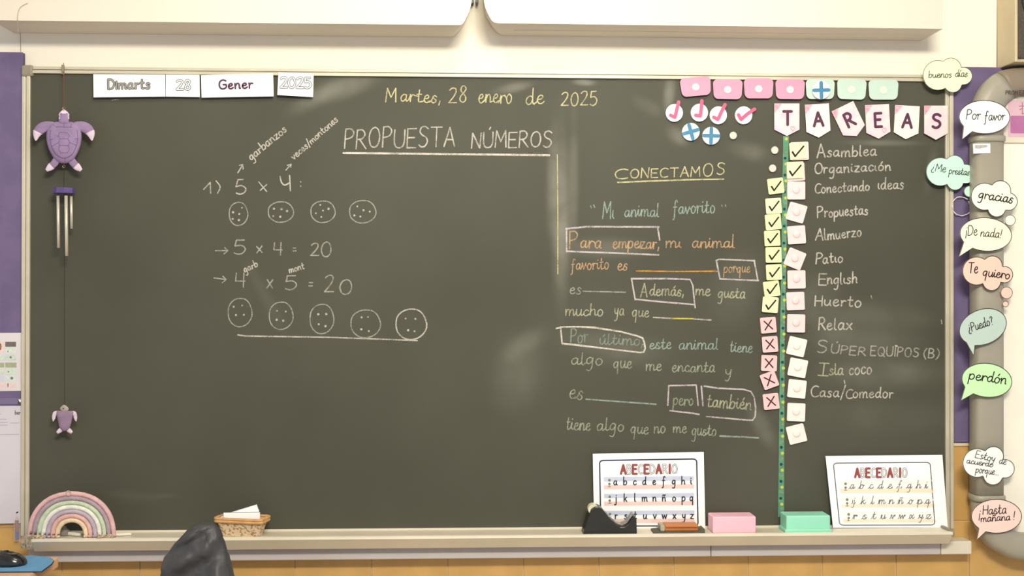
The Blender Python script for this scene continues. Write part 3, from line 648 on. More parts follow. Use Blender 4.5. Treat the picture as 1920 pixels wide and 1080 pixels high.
c3 = card('date_card', 'long white card printed Gener in dark letters', 'card', [(377, 141), (512, 137.5), (513, 180.5), (378, 183)], .034, M_white, DG)
write('lettering', strokes('Gener', 411, 167, 474, 165, 2.4, 1.2), 3.4, flat(.0344), M_mar, c3)
c4 = card('date_card', 'short white card printed 2025 in outlined figures, hung slightly crooked', 'card', [(522, 135.5), (588, 138), (587, 182), (520, 178)], .035, M_white, DG)
stl = strokes('2025', 526, 164, 583, 165, 2.7, .9)
write('lettering', stl, 4.8, flat(.0354), M_grl, c4); write('lettering_fill', stl, 2.3, flat(.0357), M_white, c4)

# ------------------------------------------------------------------ round tick and cross markers, tags, bunting
def rot(pts, cx, cy, a):
    c, s = math.cos(a), math.sin(a)
    return [(cx+x*c+y*s, cy-x*s+y*c) for x, y in pts]
M_pk = mat('pink_marker', (214, 92, 130), .5, .05); M_bl = mat('blue_marker', (66, 130, 168), .5, .1)
ordn = ['first', 'second', 'third', 'fourth', 'fifth', 'sixth', 'seventh', 'eighth', 'ninth', 'tenth', 'eleventh', 'twelfth', 'thirteenth', 'fourteenth']
TKG = 'round white magnets with pink ticks'
for i, (x, y, tk) in enumerate([(1264.5, 211.5, [(1257, 216), (1265.5, 220), (1269, 205), (1272.5, 191)]), (1311.5, 211, [(1304, 216), (1313, 217.5), (1315, 203), (1316, 189)]), (1347, 216, [(1338, 219.5), (1346, 224), (1353, 209), (1359.5, 196)]), (1394.5, 216, [(1384.5, 215), (1389.5, 224), (1402, 213), (1415, 204.5)])]):
    t = thing('round_magnet', 'round white magnet with a pink tick, %s from the left below the pink tags' % ordn[i], 'magnet', P(x, y+16, .026), TKG)
    plate('magnet_disc', [(x+16*math.cos(k*PI/14), y+16.6*math.sin(k*PI/14)) for k in range(28)], flat(.028), .007, M_white, t)
    s = [tk[:2], tk[1:]]
    v, f = merge([ribbon(q_, 6.6, flat(.0286+.0001*k_)) for k_, q_ in enumerate(s)])
    o = mesh('tick', v, f, M_pk, t)
for i, (x, y, a_, lb) in enumerate([(1295.5, 247, .28, 'round white magnet with a tilted blue cross, left of the pair below the ticks'), (1333.5, 254.5, -.03, 'round white magnet with an upright blue cross, right of the pair below the ticks'), (1540, 169, .02, 'round white magnet with a blue cross on the leftmost mint tag')]):
    dp = .028 if i < 2 else .040
    t = thing('round_magnet', lb, 'magnet', P(x, y+16, dp), 'round white magnets with blue crosses')
    plate('magnet_disc', [(x+16.3*math.cos(k*PI/14), y+16.6*math.sin(k*PI/14)) for k in range(28)], flat(dp), .007, M_white, t)
    s = [rot([(-14, 0), (14, 0)], x, y, a_), rot([(0, -14), (0, 14)], x, y, a_)]
    v, f = merge([ribbon(q_, 7.0, flat(dp+.0006+.0001*k_)) for k_, q_ in enumerate(s)]); mesh('cross', v, f, M_bl, t)
M_dot = mat('white_magnet_dot', (212, 204, 192), .5)
for i, (x, y, lb) in enumerate([(1375, 254, 'small bare cream magnet right of the blue cross magnets'), (1453, 281.5, 'small bare white magnet left of the green strip, upper of two'), (1449, 315.5, 'small bare white magnet left of the green strip, lower of two')]):
    t = thing('button_magnet', lb, 'magnet', P(x, y+7, .026), 'small bare round magnets')
    pts = [(x+6.8*math.cos(k*PI/10), y+7.2*math.sin(k*PI/10)) for k in range(20)]
    plate('magnet_disc', pts, flat(.027), .006, M_dot, t, bev=.0012)
M_tp = mat('pink_card_tag', (240, 150, 176), .5, .08, 12); M_tm = mat('mint_card_tag', (186, 208, 196), .5, .05, 12)
M_dp = mat('pale_pink_dot', (248, 206, 214), .6); M_dm = mat('pale_mint_dot', (214, 236, 206), .6)
tags = [(1304.5, 162, 57, 37, .09, 0), (1364.5, 167, 55, 39, -.02, 0), (1422.5, 165.5, 55, 39, 0, 0), (1481.5, 167, 55, 39, -.01, 0), (1538, 167, 54, 39, 0, 1), (1597, 167, 55, 40, -.03, 1), (1656.5, 168, 56, 39, 0, 1)]
for i, (x, y, w_, h_, a_, k) in enumerate(tags):
    nm = ('pink card tag, %s from the left along the board top' % ordn[i]) if k == 0 else ('mint card tag, %s along the board top' % ['leftmost of three and under a blue cross', 'middle of three', 'rightmost of three'][i-4])
    t = thing('card_tag', nm, 'tag', P(x, y+h_/2, .033), 'rounded card tags along the board top')
    pts = [(px_*(1 - .16*max(0, py_/h_)), py_+(.05*abs(px_) if py_ < 0 else -.04*abs(px_))) for px_, py_ in rrect(-w_/2, -h_/2, w_/2, h_/2, 8)]
    plate('tag_card', rot(pts, x, y, a_), flat(.031), .0015, M_tm if k else M_tp, t, label='mint card' if k else None)
    if i != 4: v, f = prism([P(x+7*math.cos(j*PI/9), y+1+7*math.sin(j*PI/9), .0325) for j in range(18)], (0, .0016, 0)); mesh('round_spot', v, f, M_dm if k else M_dp, t)
def pennmat(nm, c1_, c2_): return mat(nm, c1_, .6, 0, 26, col2=c2_, lo=.35, hi=.65)
M_pa = pennmat('pink_watercolour', (234, 192, 208), (242, 216, 210)); M_pb = pennmat('cream_watercolour', (244, 240, 218), (238, 208, 214))
M_bg = mat('plum_letter_ink', (84, 48, 72), .6, .1)
MG = 'letter pennants spelling TAREAS'
pen = [('T', 1475.5, 194, 47, 61, 0, M_pa, 0), ('A', 1533.5, 195, 45, 63, .06, M_pb, 1), ('R', 1593, 196, 45, 62, .45, M_pa, 2), ('E', 1646, 196, 45, 64, .05, M_pa, 3), ('A', 1700, 198, 46, 63, -.05, M_pb, 4), ('S', 1755, 198, 44, 64, 0, M_pa, 5)]
for ch, x, y, w_, h_, a_, mm, i in pen:
    cx, cy = x, y+h_/2
    t = thing('pennant', 'pennant with the dark letter %s, %s of the row under the tags%s' % (ch, ordn[i], ', strongly tilted' if i == 2 else ''), 'pennant', P(cx, cy+h_/2, .027), MG)
    sh = [(-w_/2, -h_/2), (w_/2, -h_/2), (w_/2, h_/2-12), (0, h_/2), (-w_/2, h_/2-12)]
    dp = .0265 if i < 5 else .031
    plate('pennant_card', rot(sh, cx, cy, a_), flat(dp), .0016, mm, t)
    blob = [(-w_/2+.5, -h_/2+.5), (-w_/2+14, -h_/2+.5), (-w_/2+8, -h_/2+9), (-w_/2+.5, -h_/2+18)]
    patch('watercolour_corner', rot(blob, cx, cy, a_), flat(dp+.0003), mat('rose_wash', (232, 170, 190), .7, .3, 90), t)
    u = 3.6; hh = 7*u; wl = {'T': 15, 'A': 17, 'R': 14, 'E': 12, 'S': 15}[ch]
    st = strokes(ch, -wl/2, hh/2-3, wl/2, hh/2-3, u, slant=0)
    st = [rot(s, cx+1, cy, a_) for s in st]
    write('letter', st, 5.2, flat(dp+.0006), M_bg, t)
    if ch in 'TE':
        hx, hy = rot([(11, 16)], cx, cy, a_)[0]
        write('heart', [cr([(hx, hy+5), (hx-4, hy), (hx-2, hy-4), (hx, hy-1), (hx+2, hy-4), (hx+4, hy), (hx, hy+5)], 3)], 1.2, flat(dp+.0007), mat('rose_ink', (220, 150, 172), .7), t, 'small rose heart outline')

# ------------------------------------------------------------------ green strip of flowers
def stripx(y): return 1473.5-(y-255)*(1473.5-1464.5)/715
t = thing('ribbon_strip', 'narrow green strip printed with flowers running down the board beside the tick cards', 'strip', P(1468, 970, .0215))
plate('strip_band', [(1468.5, 255), (1479, 255), (1471, 640), (1470, 970), (1459, 970), (1462.5, 640)], flat(.0222), .0015, mat('green_strip', (92, 150, 116), .7, .2, 60), t)
fn = []; fy = []; fp = []
for k in range(23):
    y = 264+k*31.9 - (15 if k == 0 else 0) + (0 if k else 0)
    for lst, dy, r in ((fn, 16.5, 2.5), (fy, 27.5, 2.7), (fp, 5.5, 1.9)):
        yy = y+dy-16
        if 257 < yy < 966:
            x = stripx(yy)+(-1 if lst is fn else 1)
            for j in range(5): lst.append(disc(x+r*.62*math.cos(j*1.257), yy+r*.62*math.sin(j*1.257), r*.62, flat(.0226+j*.00003), 6))
for lst, mm, nm in ((fn, mat('navy_flower', (32, 58, 76), .7), 'navy_flowers'), (fy, mat('yellow_flower', (190, 190, 84), .7), 'yellow_flowers'), (fp, mat('dusty_pink_flower', (150, 130, 118), .7), 'pink_flowers')):
    v, f = merge(lst); mesh(nm, v, f, mm, t)

# ------------------------------------------------------------------ tick / cross cards and square pink magnets
M_yc = mat('pale_yellow_card', (240, 240, 186), .5, .05, 25); M_yg = mat('lime_card', (228, 234, 176), .5, .05, 25); M_pc = mat('salmon_card', (240, 192, 192), .5, .05, 25)
tcs = [(1454.7, 348.6, 7, 0), (1450.6, 386, 4, 1), (1450, 416, 5, 0), (1448, 446.7, 3, 0), (1450.6, 477.8, 1, 0), (1451.4, 510.3, 3, 0), (1447, 541.5, 8, 0), (1444.4, 571.4, -4, 1)]
for i, (x, y, r, k) in enumerate(tcs):
    dp = .0275+(i % 2)*.0022
    t = thing('tick_card', 'small yellow card with black tick, %s down the column left of the green strip' % ordn[i], 'card', P(x, y+15, dp), 'yellow tick cards left of the green strip')
    plate('card_square', rot(rrect(-14.8, -14.6, 14.8, 14.6, 2.5), x, y, math.radians(r)), flat(dp), .0045 if i % 2 == 0 else .002, M_yc if k else M_yg, t)
    tk = rot([(-8, 1), (-3.5, 8.5), (10, -8.5)], x, y, math.radians(r)*.3)
    v, f = merge([ribbon(tk[:2], 3.2, flat(dp+.0005)), ribbon(tk[1:], 2.8, flat(dp+.0006))]); mesh('tick', v, f, M_ink, t)
xcs = [(1440.8, 609.7, 5), (1443.9, 645.5, 4), (1442.2, 681, -2), (1442.8, 713, 20), (1446, 752.8, 6)]
for i, (x, y, r) in enumerate(xcs):
    dp = .0275+(i % 2)*.0022
    t = thing('cross_card', 'small pink card with black cross, %s below the yellow tick cards' % ordn[i], 'card', P(x, y+15, dp), 'pink cross cards left of the green strip')
    plate('card_square', rot(rrect(-14.6, -14.8, 14.6, 14.8, 2.5), x, y, math.radians(r)), flat(dp), .0045 if i % 2 == 0 else .002, M_pc, t)
    q1 = rot([(-7.5, -8), (7.5, 8)], x, y, math.radians(r)); q3 = rot([(6.5, -9), (-7, 8.5)], x, y, math.radians(r))
    v, f = merge([ribbon(q1, 2.4, flat(dp+.0005)), ribbon(q3, 2.4, flat(dp+.0006))]); mesh('cross', v, f, mat('dark_maroon_ink', (60, 34, 40), .7), t)
words = ['Asamblea', 'Organización', 'Conectando ideas', 'Propuestas', 'Almuerzo', 'Patio', 'English', 'Huerto', 'Relax', 'SÚPER EQUIPOS', 'Isla coco', 'Casa/Comedor', '', '']
sq = [(1499.5, 283, 2), (1492, 322, 3), (1493, 357, 0), (1493.6, 398.6, -16), (1493.6, 440.3, 4), (1490.6, 485.3, -22), (1493.6, 524, 1), (1491.7, 564.5, 2), (1492.8, 606.4, -1), (1493.9, 650, -13), (1496, 689.7, -11), (1494.4, 729.2, -6), (1493, 773, -2), (1493.6, 813.9, 14)]
M_sp = mat('blush_square', (240, 208, 208), .5, .04, 25); M_sw = mat('pale_blush_square', (244, 226, 220), .5, .04, 25)
for i, (x, y, r) in enumerate(sq):
    lb = ('blush square magnet beside the chalk words %s' % words[i]) if words[i] else ['blush square magnet second from the bottom of its column, no word beside it', 'tilted blush square magnet at the bottom of its column'][i-12]
    if i < 2: lb = 'blush square magnet mostly hidden under the tick card beside %s' % words[i]
    dp = .0255 if i % 2 else .0275
    t = thing('square_magnet', lb, 'magnet', P(x, y+17, dp), 'blush square magnets right of the green strip')
    m_ = M_sp if i < 9 else M_sw
    plate('magnet_square', rot(rrect(-16.8, -17, 16.8, 17, 2.5), x, y, math.radians(r)), flat(dp), .0035, m_, t)
    if i > 1:
        V = []; Fc = []
        for j, (rr, hh) in enumerate(((7.6, 0), (7.0, .0018), (5, .0032), (2.5, .0040))):
            V += [P(x+rr*math.cos(k*PI/8), y-1+rr*math.sin(k*PI/8), dp+hh) for k in range(16)]
        for j in range(3):
            for k in range(16): Fc.append((j*16+k, j*16+(k+1) % 16, (j+1)*16+(k+1) % 16, (j+1)*16+k))
        Fc.append(tuple(range(48, 64))); mesh('bulge', V, Fc, m_, t, smooth=True)
for i, (x, y, r) in enumerate([(1496, 283, 5), (1490.8, 319, 2)]):
    t = thing('tick_card', 'yellow square card with a black tick on the magnet beside %s' % words[i], 'card', P(x, y+15, .031), 'yellow tick cards right of the green strip')
    plate('card_square', rot([(-15, -15.5), (15.5, -16), (15, 15), (-15.5, 15.5)], x, y, math.radians(r)), flat(.0305), .002, M_yc, t)
    tk = rot([(-10, 2), (-5, 10), (11, -9)], x, y, 0)
    v, f = merge([ribbon(tk[:2], 3.6, flat(.031)), ribbon(tk[1:], 3, flat(.0311))]); mesh('tick', v, f, M_ink, t)

# ------------------------------------------------------------------ speech bubbles
def cloud(circ, n=90):
    cx = sum(c[0] for c in circ)/len(circ); cy = sum(c[1] for c in circ)/len(circ); out = []
    for i in range(n):
        a_ = 2*PI*i/n; dx, dy = math.cos(a_), math.sin(a_); best = 0
        for x, y, r in circ:
            ox, oy = cx-x, cy-y; b_ = ox*dx+oy*dy; c_ = ox*ox+oy*oy-r*r; D = b_*b_-c_
            if D > 0: best = max(best, -b_+math.sqrt(D))
        out.append((cx+dx*best, cy+dy*best))
    return out
def oval(cx, cy, rx, ry, a_, tail):
    # tail: base angle1, base angle2 (degrees, screen, y down) and tip
    t1, t2, tip = tail; out = []; n = 60; a1 = math.radians(t1); a2 = math.radians(t2); span = 2*PI-(a2-a1)
    for i in range(n+1):
        th = a2+span*i/n; out.append((rx*math.cos(th), ry*math.sin(th)))
    out = rot(out, cx, cy, a_); out.append(tip); return out
def bubble(lab, outline, dep, col, texts, ins=1.0, extra=(), wd=1.3, th=.0012, owd=1.3):
    cx = sum(p[0] for p in outline)/len(outline); yb = max(p[1] for p in outline)
    t = thing('speech_bubble', lab, 'sign', P(cx, yb, dep), 'handwritten speech bubbles at the right')
    mt = mat('bubble_'+'_'.join(map(str, col)), col, .35, .03, 15, spec=.5, coat=.3)
    plate('bubble_card', outline, flat(dep), th, mt, t)
    ol = [(x+(cx-x)*.012*ins, y+(sum(p[1] for p in outline)/len(outline)-y)*.012*ins) for x, y in outline]
    v, f = ribbon(ol, owd, flat(dep+.0004), closed=True); mesh('outline', v, f, mat('dark_outline_ink', (58, 50, 44), .7), t, label='thin black drawn outline')
    st = []
    for a in texts: st += strokes(*a[:6], gap=.9, slant=.1, jit=.15, link=True)
    write('lettering', st, wd, flat(dep+.0005), M_ink, t)
    for (x, y, r) in extra:
        pts = [(x+r*math.cos(k*PI/12), y+r*math.sin(k*PI/12)) for k in range(24)]
        plate('thought_dot', pts, flat(dep-.0014), th, mt, t)
        v, f = ribbon([(x+(r-.6)*math.cos(k*PI/12), y+(r-.6)*math.sin(k*PI/12)) for k in range(24)], 1.0, flat(dep-.0011), closed=True); mesh('dot_outline', v, f, mat('dark_outline_ink', (58, 50, 44)), t)
    return t
FD = .0925
bubble('pale lime cloud bubble reading buenos días, at the chalkboard\'s top right corner', cloud([(1758.5, 141, 28), (1783, 128, 19.5), (1806.5, 142.5, 16.5), (1787, 157, 16.5), (1785, 140, 20)]), .047, (228, 242, 200), [('buenos', 1741, 146, 1784, 145, 1.75), ('días', 1791, 144, 1814, 144, 1.9)], wd=1.2, owd=.8)
bubble('white oval bubble reading Por favor, on the upper left of the grey frame', oval(1846, 219.5, 48, 31.5, -.02, (118, 145, (1804.5, 261))), FD+.003, (246, 246, 238), [('Por', 1812, 224, 1838, 224, 2.6), ('favor', 1846, 226, 1884, 225, 2.4)], wd=1.5)
bubble('mint cloud bubble reading ¿Me prestas, tucked behind the grey frame', cloud([(1763, 322, 26.5), (1790, 309, 18), (1811, 326, 18), (1791, 341, 15.5), (1790, 325, 22)]), .040, (196, 232, 218), [('¿Me', 1746, 320, 1773, 323, 2.1), ('prestas', 1779, 326, 1817, 329, 1.8)], extra=((1818, 359, 11),), wd=1.2, owd=.8, th=.0008)
bubble('cream cloud bubble reading gracias with one dot below it', cloud([(1846, 368.5, 25.5), (1876, 358, 19.5), (1891.5, 378, 16.5), (1869, 390, 17), (1870, 370, 22)]), FD+.004, (244, 242, 222), [('gracias', 1834, 371, 1898, 381, 2.5)], extra=((1894, 413, 10.5),), wd=2.0)
bubble('cream oval bubble reading ¡De nada!', oval(1848.5, 439.5, 49, 31.5, -.08, (118, 146, (1798.5, 481))), FD+.0065, (240, 238, 212), [('¡De', 1811, 441, 1832, 441, 2.6), ('nada!', 1838, 443, 1877, 446, 2.3)], wd=1.4)
bubble('salmon pink cloud bubble reading Te quiero with two dots', cloud([(1831, 508, 26.5), (1861, 498, 18.5), (1884, 515, 15.5), (1859.5, 528, 17), (1857, 510, 22)]), FD+.004, (240, 200, 182), [('Te', 1815, 512, 1833, 512, 2.9), ('quiero', 1842, 517, 1892, 523, 2.3)], extra=((1887.5, 549, 11.5), (1885.5, 570, 6)), wd=1.9)
bubble('pale teal tilted oval bubble reading ¿Puedo?', oval(1843, 613, 46, 33, .36, (125, 150, (1825, 667))), FD+.003, (184, 204, 194), [('¿Puedo?', 1817, 623, 1863, 608, 2.3)], wd=1.5)
bubble('light green oval bubble reading perdón', oval(1850.5, 713, 47.5, 32, -.12, (118, 147, (1802, 751))), FD+.003, (196, 238, 180), [('perdón', 1816, 711, 1886, 720, 2.6)], wd=2.0)
bubble('white cloud bubble reading Estoy de acuerdo porque', cloud([(1832, 868, 27), (1863, 856, 19), (1885, 879, 17.5), (1862, 891, 18.5), (1860, 870, 22)]), FD+.003, (240, 242, 240), [('Estoy', 1828, 858, 1864, 866, 2.0), ('de', 1873, 869, 1886, 871, 1.9), ('acuerdo', 1812, 868, 1861, 876, 1.5), ('porque...', 1829, 886, 1872, 891, 1.8)], wd=1.2)
bubble('pink oval bubble reading ¡Hasta mañana! at the lower right', oval(1868.5, 968, 47.5, 32, .0, (115, 135, (1832, 1012))), FD+.003, (242, 212, 202), [('¡', 1836, 971, 1838, 971, 2.3), ('Hasta', 1843, 965, 1887, 963, 2.5), ('mañana', 1839, 979, 1894, 975, 1.9), ('!', 1900, 975, 1902, 975, 2.4)], wd=1.5)

# ------------------------------------------------------------------ alphabet posters leaning on the tray
def poster(lab, q4, brd, title, rowsd, cursive, pale):
    # q4: TL, TR, BR, BL pixel corners
    yb = (q4[2][1]+q4[3][1])/2; xm = (q4[2][0]+q4[3][0])/2
    pb = PZ(xm, yb, zt+.001); ptp = P((q4[0][0]+q4[1][0])/2, (q4[0][1]+q4[1][1])/2, .0345)
    up = (ptp-pb); up.x = 0; n = Vector((1, 0, 0)).cross(up).normalized()
    if n.y > 0: n = -n
    t = thing('alphabet_poster', lab, 'poster', pb, 'alphabet posters on the chalk tray')
    M0 = plane(pb, n, 0); M1 = plane(pb, n, .0004); M2 = plane(pb, n, .0007); M3 = plane(pb, n, .001)
    v, f = prism([M0(*p) for p in q4], -n*.002); mesh('poster_sheet', v, f, M_white, t)
    def bil(u, v_):
        (a, b, c, d) = q4
        return (a[0]*(1-u)*(1-v_)+b[0]*u*(1-v_)+c[0]*u*v_+d[0]*(1-u)*v_, a[1]*(1-u)*(1-v_)+b[1]*u*(1-v_)+c[1]*u*v_+d[1]*(1-u)*v_)
    u0, v0, u1, v1 = brd
    rr = [bil(x, y) for x, y in rrect(u0, v0, u1, v1, .035, 3)]
    v, f = ribbon(rr, 2.4 if not pale else 1.8, M1, closed=True); mesh('printed_border', v, f, mat('navy_border_ink' if not pale else 'grey_border_ink', (36, 38, 74) if not pale else (96, 96, 96), .6), t)
    red = mat('dull_red_ink', (150, 74, 74), .7); olm = mat('title_outline_ink', (120, 116, 118), .7)
    tx0, ty, tx1, uu = title; a = bil(tx0, ty); b = bil(tx1, ty)
    word = 'ABECEDARIO'; wds = [3.6, 3.0, 3.0, 3.4, 3.0, 3.5, 3.6, 3.4, 1.2, 3.7]; tot = sum(wds)+9*1.3; cur = 0; reds = []; outs = []
    for ch, wc in zip(word, wds):
        x0 = a[0]+(b[0]-a[0])*cur/tot; x1 = a[0]+(b[0]-a[0])*(cur+wc)/tot; y0 = a[1]+(b[1]-a[1])*cur/tot
        s = strokes(ch, x0, y0, x1, y0, uu, slant=0)
        (reds if ch in 'AEI' else outs).append(s); cur += wc+1.3
    write('title_letters', [s for g in reds for s in g], 4.2, M1, red, t, 'dull red letters of the title ABECEDARIO')
    write('title_letters', [s for g in outs for s in g], 3.3, M1, olm, t, 'outlined letters of the title ABECEDARIO')
    write('title_fill', [s for g in outs for s in g], 1.2, M2, M_white, t)
    blu = mat('pale_blue_band', (198, 206, 226), .7) if not pale else mat('near_white_band', (240, 240, 232), .7)
    pnk = mat('pale_red_band', (236, 204, 198), .7) if not pale else mat('peach_band', (246, 224, 200), .7)
    lk = mat('letter_ink', (46, 52, 66), .7) if not pale else mat('grey_letter_ink', (104, 100, 98), .7)
    for (r0, r1, letters, xs_) in rowsd:
        hgt = r1-r0
        for (p0, p1, mm) in ((0, .36, blu), (.66, 1, pnk)):
            patch('ruled_band', [bil(rowx[0], r0+hgt*p0), bil(rowx[1], r0+hgt*p0), bil(rowx[1], r0+hgt*p1), bil(rowx[0], r0+hgt*p1)], M1, mm, t, 'pale blue ruled band' if mm is blu else 'pale red ruled band')
        st = []
        for ch, xx in zip(letters, xs_):
            cx, cy = bil(xx, r0+hgt*.66); wg = float(GL[ACC.get(ch, ch)].split('|')[0])*1.75 if ch != 'ñ' else 6.3
            u = 2.0
            if cursive:
                nx, ny = ENTER.get(ch, (0, 2)); xx_ = {'b': 3.3, 'o': 3.1, 'v': 3, 'w': 4.9, 'r': 2.6}.get(ch)
                st.append([(cx-wg/2-2.5, cy-.6), (cx-wg/2-.8, cy-1.2), (cx-wg/2+nx*1.7, cy-ny*u)])
                st.append([(cx+wg/2-.6, cy-(3 if xx_ else .3)*u), (cx+wg/2+1.2, cy-(2.6 if xx_ else .5)*u), (cx+wg/2+2.6, cy-(3.4 if xx_ else 1.8)*u)])
            st += strokes(ch, cx-wg/2, cy, cx+wg/2, cy-.001, u, slant=.18 if cursive else 0)
        write('alphabet_letters', st, 2.1 if not pale else 1.3, M2, lk, t, 'alphabet letters '+' '.join(letters))
        cx, cy = bil(rowx[0]+.05, r0+hgt*.5)
        v, f = merge([disc(cx, cy-5.5, 2.6, M3, 10), disc(cx, cy+1.5, 2.4, M3, 10), ribbon([(cx, cy+2), (cx, cy+7)], 1, M3), ribbon([(cx-3, cy+6.5), (cx+3, cy+6.5)], 1, M3)])
        mesh('small_icon', v, f, mat('icon_ink', (128, 128, 112), .7), t)
    return t
rowx = (.095, .905)
xr1 = [(400-262)/1073*.81+.095, (515-262)/1073*.81+.095, (630-262)/1073*.81+.095, (745-262)/1073*.81+.095, (862-262)/1073*.81+.095, (975-262)/1073*.81+.095, (1095-262)/1073*.81+.095, (1208-262)/1073*.81+.095, (1303-262)/1073*.81+.095]
poster('white alphabet poster in print letters leaning behind the black tape dispenser', [(1111.5, 851), (1319.5, 847.5), (1322.5, 989.5), (1114, 990)], (.06, .09, .935, .975),
       (.25, .275, .755, 2.35), [(.315, .48, 'abcdefghi', xr1), (.54, .70, 'jklmnñopq', xr1), (.77, .935, 'rstuvwxyz', xr1)], False, False)
rowx = (.095, .90)
poster('white alphabet poster in joined letters leaning at the tray\'s right end', [(1548, 855), (1767, 853), (1777, 989), (1562, 989.5)], (.06, .10, .89, .965),
       (.235, .30, .68, 2.35), [(.34, .52, 'abcdefghi', [x*.94+.01 for x in xr1]), (.58, .72, 'jklmnñopq', [x*.94+.01 for x in xr1]), (.78, .93, 'rstuvwxyz', [x*.94+.01 for x in xr1])], True, True)

# ------------------------------------------------------------------ things on the tray
def wbox(cx_px, yb_px, wpx, hz, dz, dep_front): pass
def traybox(name, lab, cat, x0, x1, df, db, h, mt, flange=False):
    a = P(x0, 985, df).x; b = P(x1, 985, df).x
    t = thing(name, lab, cat, ((a+b)/2, -(df+db)/2, zt+.0003))
    box('box_body', (a, -df, zt+.0005), (b, -db, zt+h), mt, t, bev=.003)
    if flange: box('base_flange', (a-.004, -df-.002, zt+.0004), (b+.004, -db, zt+.009), mt, t, bev=.002)
    return t
M_pb = mat('pink_plastic_box', (246, 188, 204), .45, .04, 12, spec=.4); M_mb = mat('mint_plastic_box', (150, 222, 194), .45, .05, 12, spec=.4)
traybox('plastic_box', 'pink plastic box lying on the chalk tray between the two posters', 'box', 1336.5, 1417.5, .098, .038, .044, M_pb)
traybox('plastic_box', 'mint green plastic box lying on the chalk tray at the foot of the green strip', 'box', 1474.5, 1557, .098, .038, .045, M_mb, True)
# tape dispenser
pf = [(1093.5, 1000), (1097, 989), (1103, 970), (1109, 955), (1116, 950.5), (1122, 950.5), (1129, 954), (1137, 964), (1146, 976), (1155, 984), (1163, 988), (1171, 988), (1178, 983), (1184, 973), (1188, 967), (1193.5, 972), (1194.5, 1000)]
d0 = .100
pf[0] = (1093.5, 998); pf[-1] = (1194.5, 997.5)
fr = [P(x, y, d0) for x, y in pf]
for p in (fr[0], fr[-1]): p.z = zt+.001
t = thing('tape_dispenser', 'black desk tape dispenser standing in front of the left alphabet poster', 'tape dispenser', fr[0])
M_tape = mat('black_dispenser_plastic', (38, 40, 38), .35, .2, 20, spec=.5)
v, f = prism(fr, (0, .048, 0)); mesh('dispenser_body', v, f, M_tape, t, bev=.002)
c = P(1118, 957, .08); v, f = sweep([Vector((c.x, c.y+yy, c.z)) for yy in (0,)]+[], .01, .01) if False else (None, None)
V = []; Fc = []
cx_, cz_ = P(1115, 956, .088).x, P(1115, 956, .088).z
for yy in (-.092, -.066):
    for k in range(24): V.append((cx_+.0135*math.cos(k*PI/12), yy, cz_+.0135*math.sin(k*PI/12)))
Fc = [(k, (k+1) % 24, (k+1) % 24+24, k+24) for k in range(24)]+[tuple(range(24)), tuple(range(47, 23, -1))]
V = [(x-.004, y+.0, z) for x, y, z in V]
mesh('tape_roll', [(x, y, z+.0015) for x, y, z in V], Fc, mat('pale_tape', (214, 214, 184), .4), t, smooth=False, label='pale roll of tape')
sv = [P(x, y, .0985) for x, y in ((1137, 963), (1147, 975), (1157, 983), (1166, 986), (1175, 982), (1183, 972), (1187, 966))]
V = [Vector((p.x, -.096, p.z+.0008)) for p in sv]+[Vector((p.x, -.060, p.z+.0008)) for p in sv]
Fc = [(i, i+1, i+8, i+7) for i in range(6)]
o = mesh('tape_strip', V, Fc, mat('shiny_tape', (120, 110, 92), .25, .3, 80, spec=.7), t, label='shiny strip of tape across the hollow')
o.modifiers.new('s', 'SOLIDIFY').thickness = .0006
a = P(1186.5, 966, .09); v, f = merge([boxvf((a.x-.002, -.094, a.z-.001), (a.x+.003, -.058, a.z+.0035))]); mesh('cutter', v, f, mat('steel', (150, 150, 145), .3, metal=.8), t)
# board eraser
t = thing('board_eraser', 'wooden backed board eraser on the tray in front of the left poster', 'eraser', (P(1275, 995, .09).x, -.085, zt+.0003))
a = P(1226, 995, .098).x; b = P(1322, 995, .098).x
M_felt = mat('grey_felt', (96, 96, 84), .95, .2, 90, .4)
pts = [(a, zt+.0005), (b, zt+.0005), (b, zt+.011), (b-.006, zt+.009), (b-.012, zt+.006), (a+.02, zt+.006), (a+.004, zt+.005), (a, zt+.003)]
v, f = prism([Vector((x, -.098, z)) for x, z in pts], (0, .05, 0)); mesh('felt_pad', v, f, M_felt, t)
a2 = P(1247, 995, .094).x; b2 = P(1309, 995, .094).x
M_wd = mat('orange_wood', (190, 118, 60), .45, .2, 14)
v, f = prism([Vector((x, -.094, z)) for x, z in ((a2, zt+.0062), (b2, zt+.0062), (b2+.001, zt+.022), (a2, zt+.022))], (0, .042, 0)); bk_ = mesh('wooden_back', v, f, M_wd, t, bev=.002)
box('groove', (a2+.002, -.0946, zt+.014), (b2-.001, -.0938, zt+.0165), mat('dark_wood_line', (120, 66, 34), .6), t)
a3 = P(1238.5, 995, .095).x
box('end_block', (a3, -.0955, zt+.0062), (a2-.0003, -.052, zt+.022), mat('pale_grey_end', (176, 168, 146), .7, .1, 60), t, bev=.002, label='pale grey end block')

